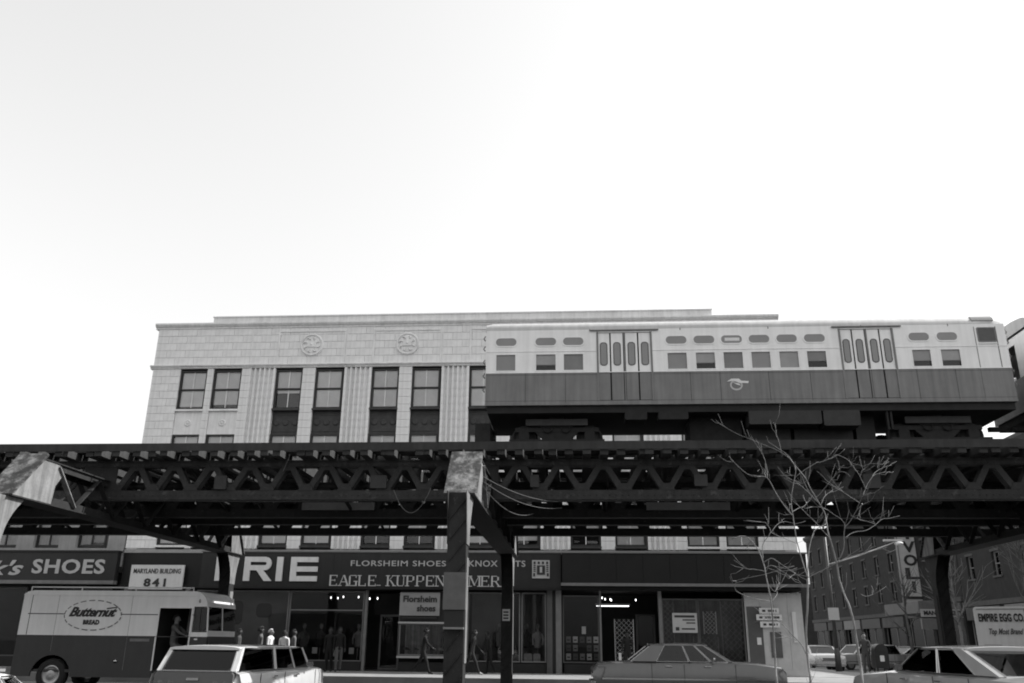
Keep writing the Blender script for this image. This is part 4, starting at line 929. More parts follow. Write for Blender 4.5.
    # trim
    for s in (-1, 1):
        y = s*(w2+.006)
        MB().box(-hl+.3, hl-.3, min(y, y-s*.012), max(y, y-s*.012), zb-.47, zb-.43).build('side_trim', chrome, t)
        for x in ([gh[0]+.55, (gh[0]+gh[3])/2+.05, gh[3]+.05] if not wagon else [mid-.9, mid+.2, gh[3]]): MB().box(x-.005, x+.005, min(y, y-s*.01), max(y, y-s*.01), .4, zb-.05).build('door_seam', rubber, t)
        for x in (mid-.3, mid+.75): MB().box(x-.09, x+.09, min(y, y+s*.03), max(y, y+s*.03), zb-.13, zb-.105).build('door_handle', chrome, t)
        MB().prism(rounded(-.07, .07, zb+.02, zb+.12, .03, 3), 'x', gh[3]-.55, gh[3]-.5).build('mirror', chrome, t, (0, s*(w2+.08), 0))
    for f, x, nm in ((1, hl, 'front_bumper'), (-1, -hl, 'rear_bumper')):
        MB().prism([(x-.1*f, -w2*.95), (x+.03*f, -w2*.85), (x+.05*f, 0), (x+.03*f, w2*.85), (x-.1*f, w2*.95), (x-.14*f, w2*.93), (x-.05*f, 0), (x-.14*f, -w2*.93)], 'z', .38, .54).build(nm, chrome, t)
    for s in (-1, 1):
        for d in (.0, .2):
            MB().lathe([(0, .06), (.07, .05), (.085, .02), (.085, -.04)], (hl-.06, s*(w2*.72-d), hood-.28), 'x', 14).build('headlight', letter_w, t)
            MB().lathe([(0, -.05), (.06, -.04), (.075, -.01), (.075, .05)], (-hl+.06, s*(w2*.7-d), trunk-.22), 'x', 14).build('tail_light', mat('tail_light', .08, .3), t)
    g = MB().box(hl-.05, hl-.02, -w2*.5, w2*.5, hood-.38, hood-.2).build('grille', metal_g, t)
    MB().box(-hl+.02, -hl+.05, -.15, .15, trunk-.4, trunk-.27).build('number_plate', sign_white, t)
    return t
car('sedan', 'grey four door sedan passing under the tracks', 'car', (3.05, 26.1, -.12), 0, paint(.1), L=5.3, W=1.95, zb=1.06, zr=1.545, gh=(-1.55, -.98, .5, 1.2), wins=((.25, .57), (.585, .78), (.8, .955)), hood=1.02, trunk=1.02)
wg = car('station_wagon', 'white station wagon seen from behind at lower left', 'car', (-6.8, 18.25, -.1), R(84), paint(.5), L=3.86, W=1.84, zb=.94, zr=1.4, gh=(-1.84, -1.56, 1.25, 1.62), wins=((.03, .47), (.5, .74), (.765, .96)), wagon=True, trunk=.94, hood=.9)
MB().prism(rounded(-.78, .78, .5, .92, .06), 'x', -1.91, -1.8).build('tailgate', paint(.09), wg); MB().box(-1.94, -1.91, -.12, .12, .78, .82).build('tailgate_handle', chrome, wg)
car('sedan', 'pale roofed sedan cut off at the lower right corner', 'car', (6.62, 15.5, 0), R(99), paint(.3), L=5.7, W=1.98, zb=1.0, zr=1.43, gh=(-1.75, -.75, .55, 1.2), wins=((.2, .52), (.545, .97)), hood=.95, trunk=.97)
car('coupe', 'low white coupe, only its roof corner showing at lower left', 'car', (-5.2, 6.95, 0), R(90), paint(.72), L=4.2, W=1.6, zb=.82, zr=1.155, gh=(-1.2, -.6, .25, .75), wins=((.2, .75), (.79, .97)), hood=.78, trunk=.8)
car('parked_car', 'white car nearest the shop corner among those across the street', 'car', (16.9, 66, 0), R(215), paint(.6), L=5.0, group='cars parked across the side street')
car('station_wagon', 'grey station wagon parked behind the man at the mailbox', 'car', (17.7, 58, 0), R(200), paint(.28), L=4.9, W=1.9, zr=1.5, gh=(-2.3, -2.0, .5, 1.1), wins=((.03, .46), (.5, .75), (.765, .97)), wagon=True, roofm=paint(.6), group='cars parked across the side street')
car('parked_car', 'small grey car beyond the mailbox below the vertical sign', 'car', (21.7, 61, 0), R(200), paint(.2), L=4.6, group='cars parked across the side street')
car('parked_car', 'white car nosing past the shop corner', 'car', (13.6+1.0, 56, 0), R(270), paint(.55), L=4.8, group='cars parked across the side street')

# bread truck (side view, nose to the right)
bt = empty('bread_truck', (-13.4, 27.1, -.0), 0, 'white and dark step van lettered Butternut Bread', 'truck'); bo = 13.4
tw, td = mat('van_white', .8, .4, .06, 1.5, streak=.08), mat('van_dark', .035, .4, .15, 1.5, streak=.1)
def BT(mb): mb.v = [((p[0] if p[0] < -11.38 else -11.38+(p[0]+11.38)*.4)+bo, p[1]-27.1, p[2]-(.0)) for p in mb.v]; return mb
Xr, Xf = -16.72, -10.05; y0, y1 = 26.0, 28.2
for y in (y0, y1-.05):
    near = y == y0
    if near:
        up = MB(); up.box(Xr, -12.42, y, y+.05, 1.45, 2.62); up.box(-12.42, -11.4, y, y+.05, 2.27, 2.62)
        up.prism([(-11.4, 1.45), (-11.4, 2.62), (-10.95, 2.6), (-10.6, 2.52), (-10.38, 2.38), (-10.32, 2.28), (-11.28, 2.28), (-11.28, 1.6), (-10.12, 1.6), (-10.1, 1.45)], 'y', y, y+.05)
        up.prism([(-10.32, 2.28), (-10.24, 2.28), (-10.1, 1.6), (-10.18, 1.6)], 'y', y, y+.05)
        BT(up).build('upper_side', tw, bt)
        lo = MB(); lo.box(Xr, -16.12, y, y+.05, .3, 1.446); lo.box(-14.88, -12.42, y, y+.05, .3, 1.446); lo.box(-11.4, -10.1, y, y+.05, .45, 1.446)
        pr = [(-16.12, 1.446), (-16.12, .3)]+[(-15.5+.62*math.cos(R(a)), .3+.6*math.sin(R(a))) for a in range(180, -1, -15)]+[(-14.88, .3), (-14.88, 1.446)]
        lo.prism(pr, 'y', y, y+.05); BT(lo).build('lower_side', td, bt)
    else:
        BT(MB().box(Xr, -10.5, y, y+.05, 1.45, 2.62)).build('upper_side', tw, bt); BT(MB().box(Xr, -10.1, y, y+.05, .45, 1.446)).build('lower_side', td, bt)
rfp = [(Xr+.02, 2.62), (Xr+.1, 2.7), (Xr+.3, 2.74), (-11.3, 2.74), (-10.9, 2.69), (-10.58, 2.58), (-10.36, 2.42), (-10.3, 2.3), (-10.36, 2.3), (-10.6, 2.5), (-11.2, 2.62)]
BT(MB().prism(rfp, 'y', y0-.012, y1+.012)).build('roof', tw, bt)
BT(MB().box(Xr-.02, Xr+.03, y0+.05, y1-.05, .45, 1.44)).build('rear_lower', td, bt); BT(MB().box(Xr-.02, Xr+.03, y0+.05, y1-.05, 1.445, 2.66)).build('rear_upper', tw, bt)
BT(MB().box(Xr, -10.2, y0+.05, y1-.05, .42, .5)).build('floor', td, bt); BT(MB().box(-12.5, -12.45, y0+.1, y1-.06, .5, 2.6)).build('bulkhead', room_m, bt)
fr = MB(); fr.prism([(-10.12, .5), (-9.98, .55), (-9.96, 1.3), (-10.1, 1.46), (-10.16, 1.46), (-10.16, .5)], 'y', y0+.06, y1-.06); BT(fr).build('front_panel', td, bt)
BT(MB().prism([(-10.14, 1.46), (-10.08, 1.46), (-10.1, 1.62), (-10.16, 1.62)], 'y', y0+.05, y1-.05)).build('windshield_sill', tw, bt)
BT(MB().prism([(-10.12, 1.63), (-10.1, 1.63), (-10.28, 2.3), (-10.3, 2.3)], 'y', y0+.06, y1-.06)).build('windshield', car_glass, bt)
BT(MB().beam((-10.09, 27.1, 1.6), (-10.28, 27.1, 2.32), .06, .04)).build('windshield_post', tw, bt)
BT(MB().prism([(-11.26, 1.62), (-10.2, 1.62), (-10.34, 2.26), (-11.26, 2.26)], 'y', y0+.02, y0+.028)).build('side_window', car_glass, bt)
f = MB(); f.box(-11.3, -11.26, y0-.012, y0, 1.58, 2.3); f.box(-11.26, -10.36, y0-.012, y0, 2.27, 2.3); f.box(-11.26, -10.16, y0-.012, y0, 1.58, 1.61); f.beam((-10.75, y0+.03, 1.6), (-10.8, y0+.03, 2.28), .02, .05); f.beam((-10.66, y0+.05, 1.6), (-10.7, y0+.05, 2.28), .02, .04); BT(f).build('window_frame', td, bt)
f = MB(); f.box(-12.44, -12.4, y0-.02, y0+.0, .5, 2.3); f.box(-11.42, -11.38, y0-.015, y0+.0, .5, 2.3); f.box(-12.4, -11.42, y0-.015, y0, 2.25, 2.29); BT(f).build('door_frame', tw, bt)
BT(MB().box(-16.5, -12.45, y0-.008, y0-.001, 2.05, 2.075)).build('stripe', td, bt); BT(MB().box(-11.38, -11.2, y0-.006, y0-.001, 2.05, 2.075)).build('stripe', td, bt)
BT(MB().box(Xr, -11.4, y0-.02, y0-.001, 1.43, 1.455)).build('belt_moulding', td, bt); BT(MB().box(Xr, -10.9, y0-.025, y0-.001, 2.6, 2.625)).build('drip_rail', tw, bt); BT(MB().box(-16.45, -16.43, y0-.004, y0-.001, 1.46, 2.6)).build('panel_seam', td, bt)
f = MB().tube([(-16.6, y0+.12, 2.84), (-11.5, y0+.12, 2.84)], .022, 6)
for x in (-16.6, -15, -13.3, -11.5): f.tube([(x, y0+.12, 2.72), (x, y0+.12, 2.85)], .018, 5)
BT(f).build('roof_rail', tw, bt)
ovl = [(-14.46+.9*math.cos(R(a)), 2.03+.44*math.sin(R(a))) for a in range(0, 360, 6)]; ovi = [(-14.46+.87*math.cos(R(a)), 2.03+.41*math.sin(R(a))) for a in range(0, 360, 6)]
for x in (-15.6, -13.3): BT(MB().box(x, x+.008, y0-.004, y0-.001, .5 if x > -14.8 else 1.0, 2.6)).build('panel_seam', mat('van_seam', .25), bt)
ob = BT(MB().prism(ovi, 'y', y0-.014, y0-.009)).build('oval_sign', tw, bt)
dd = MB()
for k in range(0, 60): (k % 3 < 2) and dd.prism([ovl[k], ovl[(k+1) % 60], ovi[(k+1) % 60], ovi[k]], 'y', y0-.015, y0-.009)
BT(dd).build('oval_border', mat('border_grey', .16), ob)
def tl(*a, **k):
    before = set(bt.children); lettering(*a, **k)
    for o in bt.children:
        if o not in before: o.location = (o.location.x+bo, o.location.y-27.1, o.location.z)
tl('Butternut', -15.2, -13.72, 2.0, .27, y0-.022, letter_d, bt, bold=.045, shear=.45, space=.93)
tl('BREAD', -14.72, -14.22, 1.77, .12, y0-.022, letter_d, bt, bold=.07, space=1.1)
BT(MB().prism([(-14.05, 2.24), (-13.72, 2.28), (-13.7, 2.25), (-14.05, 2.2)], 'y', y0-.024, y0-.018)).build('letter_swash', letter_d, ob)
BT(MB().box(-13.2, -12.6, y0-.012, y0-.001, 1.3, 1.38)).build('name_plate', metal_g, bt); BT(MB().box(-11.05, -10.8, y0-.01, y0-.001, 1.36, 1.4)).build('name_plate', chrome, bt); BT(MB().lathe([(0, -.05), (.05, -.04), (.06, 0)], (-13.55, y0, .75), 'y', 10)).build('fuel_cap', chrome, bt)
for x in (-15.5, -11.28):
    for s, y in ((-1, y0+.16), (1, y1-.16)):
        n0 = set(bt.children); wheel(bt, x+bo, y-27.1, .46, .26, s)
        for o in bt.children:
            if o not in n0: o.location.z = -.12
BT(MB().box(-11.9, -11.5, 26.5, 27.0, .5, .95)).build('seat', seatm, bt)
f = MB().tube([(-10.9+.06*math.sin(R(a)), 26.6+.21*math.cos(R(a)), 1.5+.2*math.sin(R(a))) for a in range(0, 361, 24)], .016, 5); BT(f).build('steering_wheel', seatm, bt)
for y in (y0+.25, y1-.25): BT(MB().lathe([(0, .06), (.08, .05), (.1, .0)], (-9.98, y, .95), 'x', 14)).build('headlight', letter_w, bt)
BT(MB().box(-10.1, -9.85, y0-.02, y1+.02, .42, .58)).build('front_bumper', metal_g, bt); BT(MB().box(Xr-.15, Xr, y0, y1, .42, .55)).build('rear_bumper', metal_g, bt)
BT(MB().lathe([(0, -.04), (.05, -.03), (.06, .0)], (-10.95, y0-.001, 2.46), 'y', 10)).build('marker_lamp', hub_m, bt)

# egg truck
eg = empty('egg_truck', (14.55, 34, 0), R(-24), 'white box truck lettered EMPIRE EGG CO. at the right edge', 'truck'); ew = mat('egg_white', .66, .4, .06, 1.5, streak=.1)
mb = MB().prism(rounded(0, 4.8, .85, 2.8, .12), 'y', 0, 2.2); mb.build('box', ew, eg)
for z in (.9, 2.7): MB().box(.1, 4.7, -.015, -.001, z, z+.025).build('rub_rail', metal_g, eg)
for x in (1.62, 3.2): MB().box(x, x+.02, -.01, -.001, .95, 2.7).build('panel_seam', metal_g, eg)
lettering('EMPIRE EGG CO.', .14, 1.6, 2.29, .26, -.012, letter_d, eg, bold=.05); lettering('Top Most Brand', .42, 1.5, 1.85, .2, -.012, mat('letter_mid', .12), eg, bold=.03, shear=.4)
MB().box(.2, .75, -.008, -.001, 1.4, 1.5).build('small_print', letter_g, eg)
mb = MB().prism([(4.85, .5), (6.8, .5), (6.85, 1.2), (6.3, 1.3), (6.0, 2.0), (4.85, 2.05)], 'y', .1, 2.1); mb.build('cab', ew, eg); MB().prism([(5.1, 1.3), (6.1, 1.3), (5.9, 1.9), (5.1, 1.9)], 'y', .088, .098).build('side_window', MATS['cab_pane'], eg)
MB().box(.1, 5, .4, 1.8, .6, .85).build('chassis', tr_dark, eg)
for x in (1.2, 5.9):
    for s, y in ((-1, .2), (1, 2.0)): wheel(eg, x, y, .42, .25, s)
# ------------------------------------------------------------------ people
def person(label, loc, rz, top, legs, skin=skin_d, hair=hair_m, h=1.74, stride=0., arms=(0., 0.), sit=0., elbow=(.2, .2), shoe=None, afro=0., bag=None, lean=0., group=None):
    k = h/1.74; V = []; E_ = []; Rr = []; seg = []
    def v(p, r, parent=None, reg='torso'):
        V.append(Vector(p)*k); Rr.append((r if hasattr(r, '__len__') else (r, r))); i = len(V)-1
        if parent is not None: E_.append((parent, i)); seg.append((parent, i, reg))
        return i
    hz = .93
    pel = v((0, 0, hz), (.15, .11)); wa = v((0, lean*.06, hz+.19), (.135, .1), pel); ch = v((0, lean*.14, hz+.4), (.16, .115), wa)
    nk0 = v((0, lean*.19, hz+.535), (.07, .065), ch); nk = v((0, lean*.21+.005, hz+.59), (.055, .055), nk0, 'skin'); hd = v((0, lean*.24+.02, hz+.68), (.09, .105), nk, 'skin'); ht = v((0, lean*.25+.01, hz+.775), (.076, .088), hd, 'skin')
    for s, i in ((-1, 0), (1, 1)):
        a = arms[i]; el_ = elbow[i]
        sh = v((s*.19, lean*.17, hz+.475), (.062, .062), ch); u = Vector((s*.09, math.sin(a), -math.cos(a))).normalized()*.28; p1 = Vector((s*.19, lean*.17, hz+.475))+u
        eb = v(p1, (.046, .046), sh); b = a+el_; u2 = Vector((s*.02, math.sin(b), -math.cos(b))).normalized()*.25; p2 = p1+u2; wr = v(p2, (.03, .03), eb)
        u3 = u2.normalized(); pm = v(p2+u3*.07, (.034, .02), wr, 'skin')
        side = Vector((s*.3, .95, 0)).normalized()
        for q in range(4):
            o = side*(.024-.016*q); f1 = v(p2+u3*.12+o, (.009, .009), pm, 'skin'); f2 = v(p2+u3*(.165-.008*abs(q-1))+o+Vector((-s*.015, 0, 0)), (.007, .007), f1, 'skin')
        t1 = v(p2+u3*.05+side*.04, (.011, .011), pm, 'skin'); v(p2+u3*.09+side*.055, (.008, .008), t1, 'skin')
    for s, i in ((-1, 0), (1, 1)):
        a = stride*s*.55; kb = .15+.35*max(0, -a) if stride else .03
        hip = v((s*.085, 0, hz-.07), (.095, .1), pel, 'leg')
        if sit: th = Vector((s*.05, math.sin(sit), -math.cos(sit))).normalized()*.42; a2 = 0.05
        else: th = Vector((s*.02, math.sin(a), -math.cos(a)))*.42; a2 = a-kb
        p1 = Vector((s*.085, 0, hz-.07))+th; kn = v(p1, (.064, .07), hip, 'leg'); p2 = p1+Vector((0, math.sin(a2), -math.cos(a2)))*.4
        cf = v(p1.lerp(p2, .3)+Vector((0, -.015, 0)), (.056, .062), kn, 'leg'); an = v(p2, (.042, .046), cf, 'leg'); hl_ = v(p2+Vector((0, -.03, -.025)), (.036, .032), an, 'shoe'); v(p2+Vector((s*.015, .16, -.035)), (.038, .024), an, 'shoe')
    me = bpy.data.meshes.new('person'); me.from_pydata(V, E_, []); ob = bpy.data.objects.new('tmp', me); col.objects.link(ob)
    md = ob.modifiers.new('s', 'SKIN'); sv = me.skin_vertices[0].data
    for i, r in enumerate(Rr): sv[i].radius = (r[0]*k, r[1]*k)
    sv[pel].use_root = True; md.use_smooth_shade = True; s2 = ob.modifiers.new('d', 'SUBSURF'); s2.levels = 2; s2.render_levels = 2
    dg = bpy.context.evaluated_depsgraph_get(); m2 = bpy.data.meshes.new_from_object(ob.evaluated_get(dg)); bpy.data.objects.remove(ob)
    ms = {'torso': 0, 'leg': 1, 'skin': 2, 'shoe': 3}
    m2.materials.clear()
    for m_ in (cloth(top), cloth(legs), skin, shoe or cloth(.02)): m2.materials.append(m_)
    for p in m2.polygons:
        c = p.center; best = (9, 'torso')
        for a, b, rg in seg:
            A_, B_ = V[a], V[b]; d = B_-A_; t = max(0, min(1, (c-A_).dot(d)/max(1e-9, d.length_squared))); ds = (c-A_-d*t).length-(Rr[a][0]+(Rr[b][0]-Rr[a][0])*t)*k*.7
            if ds < best[0]: best = (ds, rg)
        rg = best[1]
        if rg == 'leg' and c.z > hz*k+.02: rg = 'torso'
        p.material_index = ms[rg]; p.use_smooth = True
    zmin = min(q.co.z for q in m2.vertices)
    m2.transform(Matrix.Translation((0, 0, -zmin)))
    root = link('person', m2, None, loc, rz); tag(root, label, 'person', group)
    hc = V[hd]-Vector((0, 0, zmin)); hb = MB(); r0 = .108*k+afro
    rows = []
    for i in range(7):
        th = R(8+i*17); rows.append([(hc+Vector((math.cos(R(j*30))*math.sin(th)*r0*.86, math.sin(R(j*30))*math.sin(th)*r0*1.02-.012-.016*i*.4, math.cos(th)*r0*1.12+.03)))+Vector((0, -.05 if i > 3 and math.sin(R(j*30)) > .2 else 0, .05 if i > 3 and math.sin(R(j*30)) > .2 else 0)) for j in range(12)])
    hb.add([p for r_ in rows for p in r_], [(i*12+j, i*12+(j+1) % 12, (i+1)*12+(j+1) % 12, (i+1)*12+j) for i in range(6) for j in range(12)], True); hb.f.append(tuple(range(12))); hb.mi.append(0); hb.sm.append(True)
    hb.build('hair', hair, root)
    fb = MB(); fb.prism([(hc.y+.085*k, hc.z-.035), (hc.y+.115*k, hc.z-.03), (hc.y+.085*k, hc.z+.03)], 'x', -.013, .013); fb.build('nose', skin, root)
    for s in (-1, 1): MB().lathe([(0, .008), (.01, .004), (.012, -.01)], (s*.032*k, hc.y+.078*k, hc.z+.015), 'y', 8).build('eye', letter_d, root); MB().lathe([(0, s*.012), (.022, s*.008), (.03, -s*.01)], (s*.08*k, hc.y-.005, hc.z), 'x', 8).build('ear', skin, root)
    MB().box(-.022, .022, hc.y+.08*k, hc.y+.088*k, hc.z-.065, hc.z-.055).build('mouth', mat('lips', .05), root)
    if bag: MB().prism(rounded(-.16, .16, -.2, .1, .04), 'x', .26, .36).build('bag', cloth(bag), root, (0, .05, .75))
    return root
RT, LT, AW, TO = R(-90), R(90), R(0), R(180)
person('walking man in dark clothes before the low shop window', (-6.0, 35.5, SW), R(-90), .006, .008, stride=.75, arms=(-.5, .45), elbow=(.3, .5), lean=.4, h=1.74)
person('dark dressed person striding just right of the centre column', (-4.1, 35.6, SW), R(-80), .006, .012, stride=.85, arms=(.4, -.4), elbow=(.4, .3), lean=.5, h=1.7, shoe=cloth(.3))
person('man in grey jacket with dark full hair behind the wagon', (-11.9, 33.5, SW), R(-70), .1, .04, stride=.3, afro=.03, h=1.64)
person('white haired person in white shirt behind the wagon roof', (-11.45, 33.3, SW), R(-100), .62, .1, skin=skin_l, hair=hair_w, stride=.3, h=1.58)
person('dark haired person in white shirt behind the wagon roof', (-10.98, 33.5, SW), R(-10), .6, .08, stride=.2, h=1.54)
person('person with a dark strap bag behind the wagon front', (-10.68, 33.7, SW), R(-60), .12, .04, stride=.2, h=1.57, bag=.02)
person('dark figure hidden mostly behind the bread truck nose', (-12.85, 33.8, SW), R(-80), .05, .05, stride=.3, h=1.58)
person('left one of two dark dressed people at the store window', (-10.1, 36.7, SW), R(170), .006, .006, stride=.1, h=1.7)
person('right one of two dark dressed people, pale trousers, at the store window', (-9.68, 36.6, SW), R(200), .006, .09, stride=.25, h=1.72, arms=(.2, -.1))
person('dark figure before the grey shop window right of the column', (-3.5, 36.7, SW), R(90), .007, .007, stride=.4, h=1.62, lean=.5)
person('person in a dark coat before the lattice gate', (2.08, 37.2, SW), R(180), .012, .02, stride=.15, h=1.66, arms=(.3, .2), elbow=(.9, .5), bag=.6)
person('man in dark jacket standing beside the corner mailbox', (12.5, 40.4, SW), R(160), .05, .06, skin=skin_l, h=1.74, stride=.15, arms=(.2, .4), elbow=(.6, 1.1))
person('driver in work clothes seated in the bread truck doorway', (-12.02, 26.38, .5), R(-90), .1, .12, skin=skin_l, sit=1.25, arms=(.9, .9), elbow=(.3, .3), h=1.72).location.z = .62
# shop mannequins
def mannequin(label, x, y, z, g, h=1.3):
    r = empty('mannequin', (x, y, z), 0, label, 'mannequin', 'shop mannequins')
    MB().lathe([(.0, .55), (.13, .55), (.16, .65), (.13, .82), (.17, 1.0), (.18, 1.1), (.1, 1.2), (.05, 1.23), (.045, 1.3)], (0, 0, 0), 'z', 12).build('torso', cloth(g), r)
    MB().lathe([(0, 1.29), (.06, 1.31), (.085, 1.4), (.07, 1.5), (0, 1.53)], (0, 0, 0), 'z', 10).build('head', cloth(.12), r)
    MB().tube([(0, 0, 0), (0, 0, .56)], .02, 6).build('stand', metal_g, r); MB().lathe([(0, 0), (.16, 0), (.16, .02), (0, .03)], (0, 0, 0), 'z', 12).build('base', metal_g, r)
    for s in (-1, 1): MB().tube([(s*.16, 0, 1.12), (s*.23, -.02, .9), (s*.2, -.08, .68)], [.055, .045, .035], 7).build('sleeve', cloth(g), r)
mannequin('dark suited mannequin left in the window beside the rear column', -2.1, FY+.5, .62, .03)
mannequin('pale suited mannequin right in the window beside the rear column', -1.62, FY+.5, .62, .22)
mannequin('mannequin in dark coat in the window left of the rear column', -3.3, FY+.5, .62, .05)
for i, (x, w_) in enumerate(((-2.2, .35), (-1.8, .3))): tag(MB().prism(rounded(x, x+w_, .62, .95, .06), 'y', FY+.2, FY+.4).build('display_stand', cloth(.3)), ['left', 'right'][i]+' cloth covered stand low in the mannequin window', 'stand')
mannequin('mannequin in grey coat, left in the tall dark store window', -11.9, FY+.9, .56, .06); mannequin('mannequin in black suit, second in the tall dark store window', -11.2, FY+1.1, .56, .015); mannequin('mannequin in pale jacket, right in the tall dark store window', -9.5, FY+1.0, .56, .14)
# shoes and hats on show
def shoe_pair(label, x, y, z, g):
    r = empty('shoe_stand', (x, y, z), random.uniform(-.6, .6), label, 'shoes', 'shoes in the low window'); MB().lathe([(0, 0), (.09, 0), (.09, .015), (.015, .03), (.015, .14), (.08, .15), (.08, .16), (0, .16)], (0, 0, 0), 'z', 10).build('stand', metal_g, r)
    for s in (-.05, .05): MB().prism([(-.13, .16), (.12, .16), (.14, .19), (.1, .21), (.02, .235), (-.05, .27), (-.12, .27)], 'y', s-.035, s+.035).build('shoe', cloth(g), r)
for i in range(7): shoe_pair(['first', 'second', 'third', 'fourth', 'fifth', 'sixth', 'seventh'][i]+' shoe stand from the left in the low window', -7.2+i*.38, FY+.3+.12*(i % 2), .87, [.03, .1, .25, .05, .3, .02, .12][i])
tl_ = empty('tube_light', (0,0,0), 0, 'lit ceiling tube inside the right-hand store', 'light'); MB().tube([(.95, FY+2.6, 2.98), (2.4, FY+2.6, 2.98)], .02, 6).build('tube', bulb, tl_); MB().box(.9, 2.45, FY+2.55, FY+2.65, 3.02, 3.08).build('fitting', letter_g, tl_)
# ------------------------------------------------------------------ saplings (bare)
def tree(label, br, m, twigs=2, seed=1, group='bare saplings on the near pavement'):
    rnd = random.Random(seed); p0 = Vector(br[0][0][0]); d0 = (Vector(br[0][0][0])-Vector(br[0][0][1])).normalized()
    base = Vector((p0.x+d0.x/max(.3, abs(d0.z))*(p0.z-.12)*.5, p0.y, .12)); r = empty('bare_tree', base, 0, label, 'tree', group)
    for i, (pts, r0, r1) in enumerate(br):
        pts = [Vector(p) for p in pts]
        if i == 0: pts = [base, base.lerp(pts[0], .5)+Vector((.012, 0, 0))]+pts
        sm = []; n_ = len(pts)
        for q in range(n_-1):
            a0, a1, a2, a3 = pts[max(0, q-1)], pts[q], pts[q+1], pts[min(n_-1, q+2)]; n = max(3, int((a2-a1).length/.07))
            for t in range(n):
                u = t/n; sm.append(.5*((2*a1)+(a2-a0)*u+(2*a0-5*a1+4*a2-a3)*u*u+(3*a1-a0-3*a2+a3)*u**3)+Vector((rnd.uniform(-1, 1), rnd.uniform(-1, 1), rnd.uniform(-1, 1)))*(.003 if t else .0))
        sm.append(pts[-1]); k = len(sm)
        rad = [max(.0022, (.66 if i == 0 else .46)*(r0+(r1-r0)*j/(k-1))*(1.15 if i == 0 and j < k*.3 else 1)) for j in range(k)]
        b = MB().tube([tuple(q-base) for q in sm], rad, 6).build('trunk' if i == 0 else 'branch', m, r)
        for q in range(twigs if i else 4):
            j = rnd.randrange(max(1, k//3), k); p = sm[j]-base; dr = (sm[min(k-1, j+2)]-sm[max(0, j-2)]).normalized()
            d = (dr+Vector((rnd.uniform(-1, 1), rnd.uniform(-.8, .8), rnd.uniform(-.6, 1)))*.8).normalized(); ln = rnd.uniform(.08, .3); m1 = p+d*ln*.5+Vector((rnd.uniform(-.02, .02), 0, rnd.uniform(-.02, .02)))
            MB().tube([p, m1, p+d*ln+Vector((0, 0, .04))], [.003, .0022, .0012], 4).build('twig', m, b)
